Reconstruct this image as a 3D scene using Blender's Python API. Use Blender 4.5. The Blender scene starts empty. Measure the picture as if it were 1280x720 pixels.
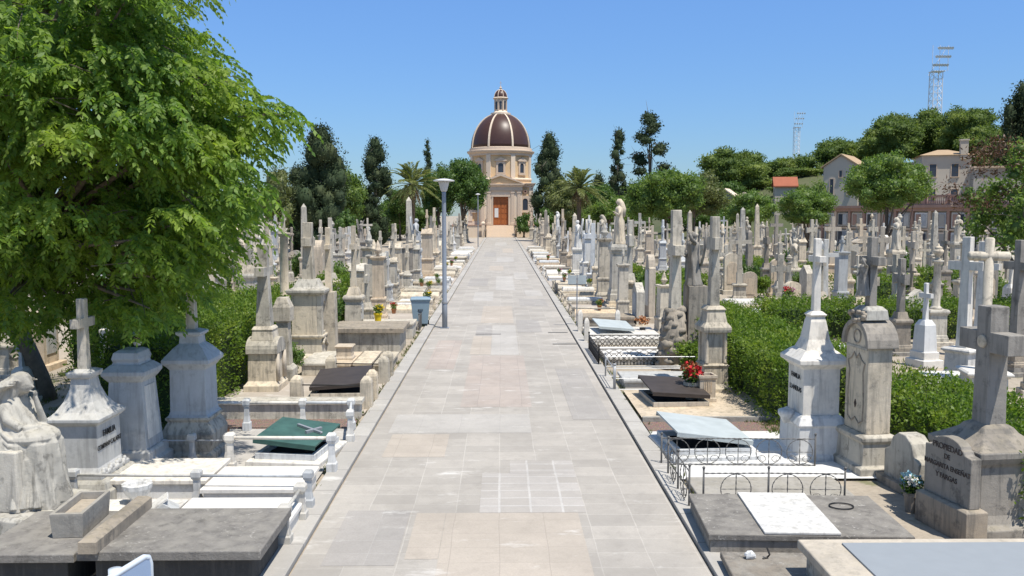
import bpy, math, random
import numpy as np
from mathutils import Vector, Matrix
R = math.radians
SC = bpy.context.scene
COL = SC.collection
rnd = random.Random(7)
RNG = np.random.default_rng(11)

# ---------------------------------------------------------------- camera
CAM_H, FPX = 4.3, 1100.0
PITCH = math.atan(93 / 1100)
YAW = R(0.727)
FW = Vector((math.sin(YAW) * math.cos(PITCH), math.cos(YAW) * math.cos(PITCH), -math.sin(PITCH)))
RT = Vector((math.cos(YAW), -math.sin(YAW), 0))
UP = RT.cross(FW)
CAM = Vector((0, 0, CAM_H))
def ray(px, py): return FW * FPX + RT * (px - 640) + UP * (360 - py)
def G(px, py, z=0.0):
    d = ray(px, py); t = (z - CAM_H) / d.z
    p = CAM + d * t
    return Vector((p.x, p.y, z))
def A(px, py, Y):
    d = ray(px, py); t = Y / d.y
    return CAM + d * t
def H(top, Y): return A(640, top, Y).z
cd = bpy.data.cameras.new('camera'); cam = bpy.data.objects.new('camera', cd); COL.objects.link(cam)
cam.location = CAM; cam.rotation_euler = (R(90) - PITCH, 0, -YAW)
cd.sensor_width = 36; cd.lens = 36 * FPX / 1280; cd.clip_start = 0.1; cd.clip_end = 5000
SC.camera = cam

# ---------------------------------------------------------------- light
SUN_TO = Vector((0.27, -0.30, 1.0)).normalized()
EL = math.asin(SUN_TO.z); AZ = math.atan2(SUN_TO.x, SUN_TO.y)
w = bpy.data.worlds.new('World'); SC.world = w; w.use_nodes = True
wn = w.node_tree; wn.nodes.clear()
sky = wn.nodes.new('ShaderNodeTexSky'); sky.sky_type = 'NISHITA'; sky.sun_disc = False
sky.sun_elevation = EL; sky.sun_rotation = AZ; sky.altitude = 0; sky.air_density = 1.15; sky.dust_density = 0.1; sky.ozone_density = 3.2
bg = wn.nodes.new('ShaderNodeBackground'); bg.inputs[1].default_value = 0.14
wo = wn.nodes.new('ShaderNodeOutputWorld')
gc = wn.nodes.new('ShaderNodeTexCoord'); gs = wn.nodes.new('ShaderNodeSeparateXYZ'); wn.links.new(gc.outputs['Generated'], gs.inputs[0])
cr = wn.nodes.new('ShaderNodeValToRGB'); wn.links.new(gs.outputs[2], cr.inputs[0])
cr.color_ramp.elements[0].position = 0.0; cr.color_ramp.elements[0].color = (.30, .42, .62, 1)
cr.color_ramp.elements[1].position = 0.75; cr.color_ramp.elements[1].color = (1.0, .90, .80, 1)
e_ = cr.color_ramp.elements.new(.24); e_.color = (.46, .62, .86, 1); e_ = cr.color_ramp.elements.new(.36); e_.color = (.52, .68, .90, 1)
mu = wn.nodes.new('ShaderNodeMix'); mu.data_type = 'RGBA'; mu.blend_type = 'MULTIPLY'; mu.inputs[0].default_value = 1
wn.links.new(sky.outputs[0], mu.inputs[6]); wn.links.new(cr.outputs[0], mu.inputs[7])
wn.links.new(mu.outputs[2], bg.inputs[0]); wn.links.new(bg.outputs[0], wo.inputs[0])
ld = bpy.data.lights.new('sun', 'SUN'); ld.energy = 4.6; ld.angle = R(0.53); ld.color = (1.0, 0.945, 0.86)
lo = bpy.data.objects.new('sun', ld); COL.objects.link(lo)
lo.rotation_euler = SUN_TO.to_track_quat('Z', 'Y').to_euler(); lo.location = (0, 0, 60)
SC.view_settings.view_transform = 'Standard'; SC.view_settings.look = 'None'
SC.view_settings.gamma = 1; SC.view_settings.exposure = 0.38
SC.render.engine = 'CYCLES'
SC.cycles.max_bounces = 6; SC.cycles.diffuse_bounces = 3; SC.cycles.transparent_max_bounces = 8
SC.cycles.use_denoising = True

# ---------------------------------------------------------------- material helpers
class NT:
    def __init__(s, name):
        s.m = bpy.data.materials.new(name); s.m.use_nodes = True
        s.t = s.m.node_tree; s.t.nodes.clear()
        s.out = s.t.nodes.new('ShaderNodeOutputMaterial')
    def n(s, typ, props=None, **ins):
        nd = s.t.nodes.new('ShaderNode' + typ)
        for k, v in (props or {}).items(): setattr(nd, k, v)
        for k, v in ins.items():
            key = k.replace('_', ' ')
            if k.startswith('i') and k[1:].isdigit(): sock = nd.inputs[int(k[1:])]
            else: sock = nd.inputs[key]
            s.put(sock, v)
        return nd
    def put(s, sock, v):
        if hasattr(v, 'is_linked') or isinstance(v, bpy.types.NodeSocket): s.t.links.new(v, sock)
        else:
            if isinstance(v, tuple) and len(v) == 3 and sock.type == 'RGBA': v = v + (1,)
            sock.default_value = v
    def mix(s, f, a, b, blend='MIX'):
        nd = s.t.nodes.new('ShaderNodeMix'); nd.data_type = 'RGBA'; nd.blend_type = blend
        s.put(nd.inputs[0], f); s.put(nd.inputs[6], a); s.put(nd.inputs[7], b)
        return nd.outputs[2]
    def ramp(s, fac, a, b):
        nd = s.t.nodes.new('ShaderNodeMapRange'); s.put(nd.inputs[0], fac)
        nd.inputs[1].default_value = a; nd.inputs[2].default_value = b
        return nd.outputs[0]
    def math(s, op, a, b=0.0):
        nd = s.t.nodes.new('ShaderNodeMath'); nd.operation = op; s.put(nd.inputs[0], a); s.put(nd.inputs[1], b)
        return nd.outputs[0]
    def vec(s, scale=(1, 1, 1), rand=True):
        tc = s.n('TexCoord'); v = tc.outputs['Object']
        if rand:
            oi = s.n('ObjectInfo'); q = s.math('MULTIPLY', oi.outputs['Random'], 60.0)
            c = s.n('CombineXYZ', X=q, Y=q, Z=0.0)
            v = s.n('VectorMath', {'operation': 'ADD'}, i0=v, i1=c.outputs[0]).outputs[0]
        mp = s.n('Mapping', Vector=v, Scale=scale)
        return mp.outputs[0]
    def noise(s, v, scale, detail=3.0, rough=0.55):
        return s.n('TexNoise', Vector=v, Scale=scale, Detail=detail, Roughness=rough).outputs[0]
    def bsdf(s, col, rough=0.8, bump=None, bs=0.3, dist=0.01, metal=0.0, spec=0.3):
        b = s.n('BsdfPrincipled', Base_Color=col, Roughness=rough, Metallic=metal)
        b.inputs['Specular IOR Level'].default_value = spec
        if bump is not None:
            bu = s.n('Bump', Strength=bs, Distance=dist, Height=bump)
            s.t.links.new(bu.outputs[0], b.inputs['Normal'])
        s.t.links.new(b.outputs[0], s.out.inputs[0])
        return b

MATS = {}
def stone(name, col, dirt=(0.10, 0.095, 0.085), amount=0.55, streak=0.5, lichen=0.25, rough=0.85, spots=None, bump=0.35, speck=0.25, speckcol=None):
    s = NT(name); v = s.vec()
    n1 = s.noise(v, 1.3, 4.0, 0.65)
    n2 = s.noise(v, 9.0, 4.0, 0.65)
    sv = s.vec((7.0, 7.0, 0.7)); n3 = s.noise(sv, 1.6, 3.0, 0.6)
    oi = s.n('ObjectInfo')
    warm = tuple(min(1, c * k) for c, k in zip(col, (1.08, 1.0, 0.88)))
    cool = tuple(min(1, c * k) for c, k in zip(col, (0.86, 0.89, 0.92)))
    base = s.mix(oi.outputs['Random'], warm, cool)
    base = s.mix(s.math('MULTIPLY', s.ramp(n2, 0.35, 0.75), 0.35), base, tuple(c * 0.62 for c in col))
    base = s.mix(s.math('MULTIPLY', s.ramp(n1, 0.48, 0.72), amount), base, dirt)
    base = s.mix(s.math('MULTIPLY', s.ramp(n3, 0.50, 0.66), streak), base, tuple(d * 1.2 for d in dirt))
    base = s.mix(s.math('MULTIPLY', s.ramp(s.noise(v, 3.4, 5.0, 0.72), 0.56, 0.64), amount * 0.9), base, tuple(d * 0.9 for d in dirt))
    geo = s.n('NewGeometry'); sep = s.n('SeparateXYZ', Vector=geo.outputs['Normal'])
    up = s.math('MULTIPLY', s.ramp(sep.outputs[2], 0.5, 0.95), s.ramp(s.noise(v, 5.0, 3.0), 0.4, 0.62))
    base = s.mix(s.math('MULTIPLY', up, lichen), base, spots or (0.22, 0.19, 0.11))
    n5 = s.noise(v, 17.0, 5.0, 0.7)
    base = s.mix(s.math('MULTIPLY', s.ramp(n5, 0.58, 0.68), s.math('MULTIPLY', s.ramp(n1, 0.38, 0.6), speck)), base, speckcol or tuple(d * 1.5 for d in dirt))
    n6 = s.noise(v, 60.0, 4.0, 0.7); hh = s.math('ADD', n2, s.math('MULTIPLY', n6, 0.35))
    s.bsdf(base, rough, hh, bump, 0.025)
    MATS[name] = s.m
    return s.m
stone('limestone', (0.64, 0.58, 0.48), amount=0.46, streak=0.40, speck=.4)
stone('limestone_grey', (0.52, 0.485, 0.415), amount=0.58, streak=0.55, speck=.45)
stone('limestone_dark', (0.33, 0.30, 0.26), amount=0.6, streak=0.55)
stone('sandstone', (0.60, 0.51, 0.40), amount=0.3, streak=0.35)
stone('marble_white', (0.70, 0.70, 0.685), amount=0.2, streak=0.3, lichen=0.15, rough=0.6, bump=0.15, speck=.2)
stone('marble_clean', (0.76, 0.755, 0.74), amount=0.09, streak=0.10, lichen=0.06, rough=0.5, bump=0.08, speck=.12)
stone('marble_grey', (0.50, 0.51, 0.51), amount=0.2, streak=0.28, lichen=0.1, rough=0.6, bump=0.12)
stone('slab_dark', (0.225, 0.21, 0.19), dirt=(0.105, 0.098, 0.088), amount=0.7, streak=0.5, lichen=0.4, spots=(0.32, 0.30, 0.26), speck=.85, speckcol=(0.46, 0.44, 0.40), bump=.6)
stone('black_stone', (0.06, 0.06, 0.06), amount=0.5, streak=0.4, lichen=0.3)
stone('terracotta', (0.45, 0.21, 0.10), amount=0.1, streak=0.1, lichen=0.05)
stone('concrete', (0.36, 0.35, 0.325), amount=0.3, streak=0.2, lichen=0.15)
stone('concrete_pale', (0.50, 0.47, 0.42), amount=0.25, streak=0.15, lichen=0.1)
def simple(name, col, rough=0.6, metal=0.0, var=0.15, scale=6.0, bump=0.1):
    s = NT(name); v = s.vec(); n = s.noise(v, scale, 3.0)
    c = s.mix(s.math('MULTIPLY', n, var * 2), col, tuple(x * 0.45 for x in col))
    s.bsdf(c, rough, n, bump, 0.004, metal)
    MATS[name] = s.m
    return s.m
simple('iron', (0.035, 0.035, 0.035), 0.55, 0.4)
simple('iron_silver', (0.42, 0.43, 0.44), 0.45, 0.4, 0.3, 30)
simple('iron_old', (0.20, 0.195, 0.185), 0.7, 0.2, 0.6, 40)
simple('post_metal', (0.30, 0.33, 0.37), 0.5, 0.3)
simple('lamp_white', (0.6, 0.6, 0.6), 0.4)
simple('bin_plastic', (0.24, 0.33, 0.39), 0.5, 0, 0.15)
simple('rubber', (0.02, 0.02, 0.02), 0.8)
simple('green_metal', (0.075, 0.17, 0.145), 0.6, 0.1, 0.6, 4)
simple('brown_metal', (0.085, 0.07, 0.062), 0.6, 0.2, 0.5, 4)
simple('blue_metal', (0.50, 0.55, 0.55), 0.55, 0.0, 0.35, 3)
simple('sign_paint', (0.30, 0.40, 0.56), 0.35, 0, 0.15)
simple('sign_edge', (0.62, 0.68, 0.74), 0.35)
simple('hole', (0.01, 0.01, 0.01), 1.0)
simple('letter', (0.025, 0.025, 0.025), 0.7)
simple('letter_worn', (0.08, 0.06, 0.05), 0.8)
simple('wood_door', (0.42, 0.135, 0.04), 0.5, 0, 0.3, 3)
simple('paper', (0.7, 0.7, 0.68), 0.8)
simple('glass_dark', (0.05, 0.06, 0.08), 0.12, 0, 0.1)
simple('panel_slate', (0.27, 0.295, 0.315), 0.7, 0, 0.1)
simple('glass_blue', (0.30, 0.36, 0.42), 0.3, 0, 0.5, 0.8)
simple('dome_tile', (0.075, 0.038, 0.03), 0.38, 0, 0.25, 2.0, 0.15)
simple('render_yellow', (0.76, 0.54, 0.31), 0.85, 0, 0.25, 0.6)
simple('render_orange', (0.62, 0.36, 0.17), 0.85, 0, 0.15, 0.6)
simple('trim_stone', (0.62, 0.49, 0.37), 0.85, 0, 0.15, 1.5)
simple('trim_light', (0.72, 0.59, 0.45), 0.8, 0, 0.12, 1.5)
simple('trim_pink', (0.42, 0.27, 0.21), 0.85, 0, 0.3, 1.0)
simple('cream_wall', (0.55, 0.49, 0.40), 0.85, 0, 0.2, 0.5)
simple('grey_wall', (0.44, 0.415, 0.37), 0.85, 0, 0.25, 0.5)
simple('roof_red', (0.40, 0.13, 0.07), 0.8, 0, 0.3, 1.0)
simple('roof_tan', (0.46, 0.33, 0.20), 0.8, 0, 0.3, 1.0)
simple('tower_steel', (0.75, 0.76, 0.78), 0.5, 0.0)
simple('bark', (0.17, 0.14, 0.11), 0.9, 0, 0.5, 12, 0.6)
simple('bark_light', (0.30, 0.245, 0.19), 0.9, 0, 0.6, 9, 0.8)
simple('bark_palm', (0.16, 0.12, 0.085), 0.95, 0, 0.5, 14, 0.8)
simple('flower_red', (0.55, 0.02, 0.03), 0.6, 0, 0.2)
simple('flower_yellow', (0.75, 0.55, 0.02), 0.6, 0, 0.2)
simple('flower_blue', (0.28, 0.50, 0.60), 0.6, 0, 0.2)
simple('flower_pink', (0.60, 0.25, 0.38), 0.6, 0, 0.2)
simple('flower_white', (0.72, 0.70, 0.64), 0.6, 0, 0.2)
simple('flower_dry', (0.50, 0.22, 0.09), 0.7, 0, 0.3)
def leafmat(name, a, b, c=None, trans=0.35, rough=0.5, scale=0.7):
    s = NT(name); tc = s.n('TexCoord'); geo = s.n('NewGeometry')
    n = s.noise(tc.outputs['Object'], scale, 2.0)
    col = s.mix(geo.outputs['Random Per Island'], a, b)
    if c: col = s.mix(s.ramp(n, 0.48, 0.68), col, c)
    p = s.n('BsdfPrincipled', Base_Color=col, Roughness=rough); p.inputs['Specular IOR Level'].default_value = 0.35
    tcol = s.mix(1.0, col, (1.25, 1.35, 0.6), 'MULTIPLY')
    t = s.n('BsdfTranslucent', Color=tcol)
    mx = s.n('MixShader', Fac=trans, i1=p.outputs[0], i2=t.outputs[0])
    s.t.links.new(mx.outputs[0], s.out.inputs[0])
    MATS[name] = s.m
leafmat('leaf_spring', (0.22, 0.33, 0.055), (0.11, 0.205, 0.05), (0.27, 0.36, 0.06), 0.55)
leafmat('leaf_mid', (0.17, 0.255, 0.06), (0.10, 0.17, 0.045), (0.20, 0.27, 0.065), 0.42)
leafmat('leaf_hedge', (0.17, 0.26, 0.035), (0.09, 0.16, 0.028), (0.22, 0.28, 0.04), 0.45, scale=1.1)
leafmat('leaf_round', (0.11, 0.185, 0.04), (0.065, 0.12, 0.03), None, 0.35)
leafmat('leaf_cypress', (0.042, 0.068, 0.026), (0.025, 0.042, 0.018), (0.07, 0.088, 0.036), 0.12, 0.85, 0.5)
leafmat('leaf_pine', (0.16, 0.225, 0.055), (0.09, 0.14, 0.04), (0.21, 0.26, 0.06), 0.35, 0.7, 0.15)
leafmat('leaf_olive', (0.17, 0.19, 0.065), (0.11, 0.14, 0.05), None, 0.3)
leafmat('leaf_palm', (0.24, 0.26, 0.09), (0.14, 0.17, 0.055), None, 0.3)
leafmat('leaf_dead', (0.22, 0.15, 0.07), (0.14, 0.10, 0.05), None, 0.2)
leafmat('leaf_brown', (0.13, 0.06, 0.035), (0.08, 0.05, 0.03), None, 0.2)
leafmat('leaf_grass', (0.10, 0.15, 0.03), (0.13, 0.14, 0.05), None, 0.3)

def ground_mat():
    s = NT('earth'); v = s.n('TexCoord').outputs['Object']
    n1 = s.noise(v, 0.35, 5.0, 0.6); n2 = s.noise(v, 9.0, 4.0, 0.7); n3 = s.noise(v, 0.9, 4.0, 0.6)
    c = s.mix(s.ramp(n1, 0.35, 0.65), (0.42, 0.36, 0.28), (0.33, 0.29, 0.235))
    c = s.mix(s.math('MULTIPLY', s.ramp(n2, 0.4, 0.7), 0.5), c, (0.20, 0.17, 0.135))
    c = s.mix(s.math('MULTIPLY', s.ramp(n3, 0.56, 0.66), 0.7), c, (0.12, 0.13, 0.05))
    s.bsdf(c, 0.95, n2, 0.6, 0.02); MATS['earth'] = s.m
ground_mat()
def hill_mat():
    s = NT('hill_earth'); v = s.n('TexCoord').outputs['Object']
    n1 = s.noise(v, 0.05, 5.0, 0.6); n2 = s.noise(v, 0.8, 4.0, 0.7)
    c = s.mix(s.ramp(n1, 0.35, 0.65), (0.11, 0.11, 0.055), (0.06, 0.08, 0.03))
    c = s.mix(s.math('MULTIPLY', n2, 0.4), c, (0.05, 0.07, 0.025))
    s.bsdf(c, 0.95); MATS['hill_earth'] = s.m
hill_mat()
def gravel_mat():
    s = NT('red_gravel'); v = s.n('TexCoord').outputs['Object']
    vo = s.n('TexVoronoi', Vector=v, Scale=45.0)
    c = s.mix(s.ramp(vo.outputs['Distance'], 0.0, 0.6), (0.36, 0.25, 0.20), (0.17, 0.12, 0.10))
    c = s.mix(0.25, c, vo.outputs['Color'], 'OVERLAY')
    s.bsdf(c, 0.95, vo.outputs['Distance'], 0.8, 0.02); MATS['red_gravel'] = s.m
gravel_mat()
def pave_mat(name, c1, c2, mortar, bw, rh, ms, off=0.0, stain=0.5, wear=(0.62, 0.60, 0.56)):
    s = NT(name); v = s.n('TexCoord').outputs['Object']
    wob = s.n('TexNoise', Vector=v, Scale=0.8, Detail=2.0)
    v2 = s.n('VectorMath', {'operation': 'MULTIPLY_ADD'}, i0=wob.outputs[1], i1=(0.05, 0.05, 0.0), i2=v).outputs[0]
    b = s.t.nodes.new('ShaderNodeTexBrick'); s.t.links.new(v2, b.inputs['Vector'])
    b.offset = off; b.squash = 1.0
    s.put(b.inputs['Color1'], c1); s.put(b.inputs['Color2'], c2); s.put(b.inputs['Mortar'], mortar)
    b.inputs['Scale'].default_value = 1.0; b.inputs['Mortar Size'].default_value = ms; b.inputs['Mortar Smooth'].default_value = 0.3
    b.inputs['Brick Width'].default_value = bw; b.inputs['Row Height'].default_value = rh; b.inputs['Bias'].default_value = 0.0
    n1 = s.noise(v, 0.55, 5.0, 0.65); n2 = s.noise(v, 3.2, 5.0, 0.7); n3 = s.noise(v, 40.0, 3.0, 0.6)
    n4 = s.noise(s.n('Mapping', Vector=v, Scale=(0.5, 1.3, 1)).outputs[0], 1.7, 5.0, 0.7)
    dk = tuple(x * 0.55 for x in c1)
    c = s.mix(s.math('MULTIPLY', s.ramp(n1, 0.42, 0.66), stain), b.outputs[0], dk)
    c = s.mix(s.math('MULTIPLY', s.ramp(n2, 0.5, 0.72), stain * 0.7), c, dk)
    c = s.mix(s.math('MULTIPLY', s.ramp(n3, 0.35, 0.75), 0.35), c, tuple(x * 0.6 for x in c1))
    c = s.mix(s.math('MULTIPLY', s.ramp(n4, 0.60, 0.72), 0.8), c, wear)
    n7 = s.noise(v, 130.0, 2.0, 0.6); c = s.mix(s.math('MULTIPLY', s.ramp(n7, 0.3, 0.8), 0.25), c, dk)
    n8 = s.noise(v, 1.15, 6.0, 0.8); c = s.mix(s.math('MULTIPLY', s.ramp(n8, 0.57, 0.63), stain * 0.55), c, dk)
    h = s.math('ADD', s.math('MULTIPLY', b.outputs[1], -1.0), s.math('MULTIPLY', n3, 0.4))
    s.bsdf(c, 0.85, h, 0.35, 0.006); MATS[name] = s.m
pave_mat('paving', (0.45, 0.417, 0.37), (0.365, 0.339, 0.302), (0.50, 0.47, 0.42), 0.625, 0.47, 0.009, 0.0, 0.52)
pave_mat('paving_tan', (0.47, 0.415, 0.35), (0.44, 0.39, 0.33), (0.38, 0.335, 0.285), 0.625, 0.5, 0.006, 0.0, 0.35)
pave_mat('paving_pink', (0.46, 0.395, 0.345), (0.40, 0.355, 0.315), (0.35, 0.31, 0.28), 0.5, 0.5, 0.008, 0.0, 0.4)
pave_mat('paving_pale', (0.47, 0.445, 0.405), (0.445, 0.42, 0.385), (0.40, 0.38, 0.35), 0.8, 0.6, 0.006, 0.0, 0.4)
pave_mat('paving_grey', (0.385, 0.36, 0.33), (0.34, 0.32, 0.295), (0.40, 0.38, 0.35), 0.55, 0.45, 0.008, 0.0, 0.35)
pave_mat('paving_mortar', (0.47, 0.44, 0.405), (0.38, 0.35, 0.31), (0.54, 0.52, 0.485), 0.46, 0.36, 0.02, 0.0, 0.35)
pave_mat('kerb_stone', (0.46, 0.44, 0.40), (0.38, 0.36, 0.33), (0.16, 0.15, 0.14), 3.0, 1.1, 0.012, 0.0, 0.35)

# ---------------------------------------------------------------- mesh helpers
class MB:
    def __init__(s): s.v = []; s.f = []; s.M = None
    def add(s, vs, fs):
        n = len(s.v)
        if s.M is not None: vs = [tuple(s.M @ Vector(p)) for p in vs]
        s.v += [tuple(p) for p in vs]; s.f += [tuple(i + n for i in f) for f in fs]
        return s
    def join(s, o, M=None):
        old = s.M; s.M = M if M is not None else None
        s.add(o.v, o.f); s.M = old
        return s
    def box(s, x0, y0, z0, x1, y1, z1):
        return s.rings([[(x0, y0, z), (x1, y0, z), (x1, y1, z), (x0, y1, z)] for z in (z0, z1)])
    def cbox(s, cx, cy, z0, sx, sy, sz): return s.box(cx - sx / 2, cy - sy / 2, z0, cx + sx / 2, cy + sy / 2, z0 + sz)
    def rings(s, rs, cap=True, closed=False):
        n = len(rs[0]); vs = [p for r in rs for p in r]; fs = []
        for k in range(len(rs) - (0 if closed else 1)):
            a = k * n; b = ((k + 1) % len(rs)) * n
            for i in range(n):
                j = (i + 1) % n; fs.append((a + i, a + j, b + j, b + i))
        if cap and not closed:
            fs.append(tuple(range(n - 1, -1, -1))); fs.append(tuple((len(rs) - 1) * n + i for i in range(n)))
        return s.add(vs, fs)
    def stack(s, prof, cx=0, cy=0):
        return s.rings([[(cx - a, cy - b, z), (cx + a, cy - b, z), (cx + a, cy + b, z), (cx - a, cy + b, z)] for a, b, z in prof])
    def lathe(s, prof, n=16, cx=0, cy=0, ph=0.0, mod=None):
        rs = []
        for r, z in prof:
            ring = []
            for i in range(n):
                a = ph + 2 * math.pi * i / n; q = r * (mod(a, z) if mod else 1)
                ring.append((cx + q * math.cos(a), cy + q * math.sin(a), z))
            rs.append(ring)
        return s.rings(rs)
    def prism(s, poly, y0, y1):        # polygon in x-z, extruded in y
        return s.rings([[(x, y0, z) for x, z in poly], [(x, y1, z) for x, z in poly]])
    def slab(s, poly, z0, z1):         # polygon in x-y
        return s.rings([[(x, y, z0) for x, y in poly], [(x, y, z1) for x, y in poly]])
    def tube(s, pts, r, n=6, cap=True):
        P = [Vector(p) for p in pts]; rs = []
        rr = r if isinstance(r, (list, tuple)) else [r] * len(P)
        ref = None
        for i, p in enumerate(P):
            d = (P[min(i + 1, len(P) - 1)] - P[max(i - 1, 0)])
            if d.length < 1e-9: d = Vector((0, 0, 1))
            d.normalize()
            if ref is None: ref = d.orthogonal().normalized()
            u = (ref - d * ref.dot(d))
            u = u.normalized() if u.length > 1e-6 else d.orthogonal().normalized()
            ref = u; w2 = d.cross(u)
            rs.append([tuple(p + (u * math.cos(2 * math.pi * k / n) + w2 * math.sin(2 * math.pi * k / n)) * rr[i]) for k in range(n)])
        return s.rings(rs, cap)
    def ell(s, c, r, n=12, m=8, amp=0.0, seed=0):
        rs = []
        if not isinstance(r, (tuple, list)): r = (r, r, r)
        for j in range(1, m):
            t = math.pi * j / m; ring = []
            for i in range(n):
                a = 2 * math.pi * i / n
                k = 1 + amp * math.sin(3.1 * a + seed) * math.cos(2.3 * t + seed * 1.7) + amp * 0.6 * math.sin(5 * a + 4 * t + seed * 2.1)
                ring.append((c[0] + r[0] * k * math.sin(t) * math.cos(a), c[1] + r[1] * k * math.sin(t) * math.sin(a), c[2] - r[2] * k * math.cos(t)))
            rs.append(ring)
        return s.rings(rs)
    def build(s, name, m=None, parent=None, smooth=False, bevel=0.0, link=True):
        me = bpy.data.meshes.new(name); me.from_pydata(s.v, [], s.f); me.validate(); me.update()
        return finish(me, name, m, parent, smooth, bevel, link)
def finish(me, name, m, parent=None, smooth=False, bevel=0.0, link=True):
    if smooth: me.shade_smooth()
    o = bpy.data.objects.new(name, me)
    me.materials.append(MATS[m] if isinstance(m, str) else m)
    if link: COL.objects.link(o)
    if parent: o.parent = parent
    if bevel:
        b = o.modifiers.new('bevel', 'BEVEL'); b.width = bevel; b.segments = 2; b.limit_method = 'ANGLE'; b.angle_limit = R(35)
    return o
def npmesh(V, F, name, m, parent=None):
    me = bpy.data.meshes.new(name); n, k = F.shape
    me.vertices.add(len(V)); me.vertices.foreach_set('co', np.ascontiguousarray(V, dtype=np.float32).ravel())
    me.loops.add(n * k); me.loops.foreach_set('vertex_index', F.astype(np.int32).ravel())
    me.polygons.add(n); me.polygons.foreach_set('loop_start', np.arange(n, dtype=np.int32) * k)
    me.update(calc_edges=True); me.validate()
    return finish(me, name, m, parent)
def thing(name, label, cat, loc=(0, 0, 0), rz=0.0, group=None):
    o = bpy.data.objects.new(name, None); COL.objects.link(o); o.empty_display_size = 0.2
    o.location = loc; o.rotation_euler = (0, 0, rz); o['label'] = label; o['category'] = cat
    if group: o['group'] = group
    return o
def tag(o, label=None, cat=None, group=None, kind=None):
    for k, v in (('label', label), ('category', cat), ('group', group), ('kind', kind)):
        if v: o[k] = v
    return o
KIDS = {}
def copy_tree(o, parent=None, mats=None):
    c = o.copy(); COL.objects.link(c)
    if parent is not None: c.parent = parent
    for ch in o.children: copy_tree(ch, c)
    return c

def unit(v): return v / np.maximum(np.linalg.norm(v, axis=1, keepdims=True), 1e-9)
def sphere_dirs(n, rng): return unit(rng.normal(size=(n, 3)))
def cards(P, size, rng, asp=0.5, bias=(0, 0, -0.3), fold=0.12, dirs=None, spread=1.0):
    n = len(P)
    d = sphere_dirs(n, rng) * spread + np.array(bias)
    if dirs is not None: d = d + dirs
    a = unit(d); b = unit(np.cross(a, sphere_dirs(n, rng))); c = np.cross(a, b)
    s = np.broadcast_to(np.asarray(size, float).reshape(-1, 1), (n, 1))
    V = np.stack([P, P + a * s * 0.45 + b * s * asp / 2 + c * s * fold, P + a * s, P + a * s * 0.45 - b * s * asp / 2 + c * s * fold], 1).reshape(-1, 3)
    F = np.arange(n * 4).reshape(n, 4)
    return V, F
def cores(cl, k, seed=0):
    V = []; F = []; nv = 0
    for i, (c, r) in enumerate(cl):
        r = r if isinstance(r, (tuple, list)) else (r, r, r)
        mb = MB().ell(c, tuple(q * k for q in r), 9, 7, .14, seed + i * 1.3); f = [q for q in mb.f if len(q) == 4]
        V += mb.v; F += [tuple(a + nv for a in q) for q in f]; nv += len(mb.v)
    return np.array(V), np.array(F)
def clump_points(cl, per, rng, shell=0.35, lump=0.25):
    out, dr = [], []
    for (c, r) in cl:
        r = np.array(r if isinstance(r, (tuple, list)) else (r, r, r)); n = int(per * (r[0] * r[1] + r[1] * r[2] + r[0] * r[2]) / 3) + 6
        d = sphere_dirs(n, rng); ph = rng.uniform(0, 6, 3)
        k = 1 + lump * np.sin(4 * d[:, 0] + ph[0]) * np.sin(4 * d[:, 1] + ph[1]) + lump * 0.5 * np.sin(9 * d[:, 2] + ph[2])
        q = k * (1 - shell * rng.random(n) ** 1.5)
        out.append(np.array(c) + d * r * q[:, None]); dr.append(d)
    return np.concatenate(out), np.concatenate(dr)
# ---------------------------------------------------------------- monument shapes (front faces local -Y)
def pedprof(w, d, z0, h, base=1.18, cap=1.2, t=0.97):
    f = lambda k, z: (w / 2 * k, d / 2 * k, z0 + z * h)
    e = lambda a, z: (w / 2 + a, d / 2 + a, z0 + z * h)
    b = w / 2 * (base - 1); c = w / 2 * (cap - 1)
    return [e(b, 0), e(b, .11), e(b * .55, .13), e(b * .5, .17), e(0, .21), f(t, .82), e(c * .3, .84), e(c * .45, .87), e(c, .90), e(c, .95), e(c * .4, 1.0)]
def pedestal(w, d, z0, h, **k): return MB().stack(pedprof(w, d, z0, h, **k))
def steps(w, d, z0, n, sh, inset=0.09):
    pr = []
    for i in range(n):
        a, b = w / 2 - i * inset, d / 2 - i * inset
        pr += [(a, b, z0 + i * sh), (a, b, z0 + (i + 1) * sh - 0.012), (a - 0.012, b - 0.012, z0 + (i + 1) * sh)]
    return MB().stack(pr)
def cross_mb(z0, h, aw, t, arm=0.68, w=None, taper=0.8, ends=0.0):
    """latin cross, arms along x; aw = arm span, t = thickness, arm = height share of the crossbar"""
    w = w or t * 1.25; mb = MB(); zc = z0 + h * arm; hw = w / 2; hb = w * 0.5 * taper
    k = taper
    mb.stack([(hw, t / 2, z0), (hw * (1 + k) / 2, t / 2 * (1 + k) / 2, z0 + (zc - z0) * .5), (hb, t / 2 * k, zc), (hb, t / 2 * k, z0 + h - .012), (hb - .012, t / 2 * k - .012, z0 + h)])
    th = t / 2 * k + 0.004
    for sx in (-1, 1):
        x0, x1 = sx * hb * .98, sx * aw / 2
        pts = [[(x0, -th, zc - hb), (x0, th, zc - hb), (x0, th, zc + hb), (x0, -th, zc + hb)],
               [(x1, -th, zc - hb * (1 + ends)), (x1, th, zc - hb * (1 + ends)), (x1, th, zc + hb * (1 + ends)), (x1, -th, zc + hb * (1 + ends))]]
        mb.rings(pts if sx > 0 else pts[::-1])
    return mb
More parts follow.
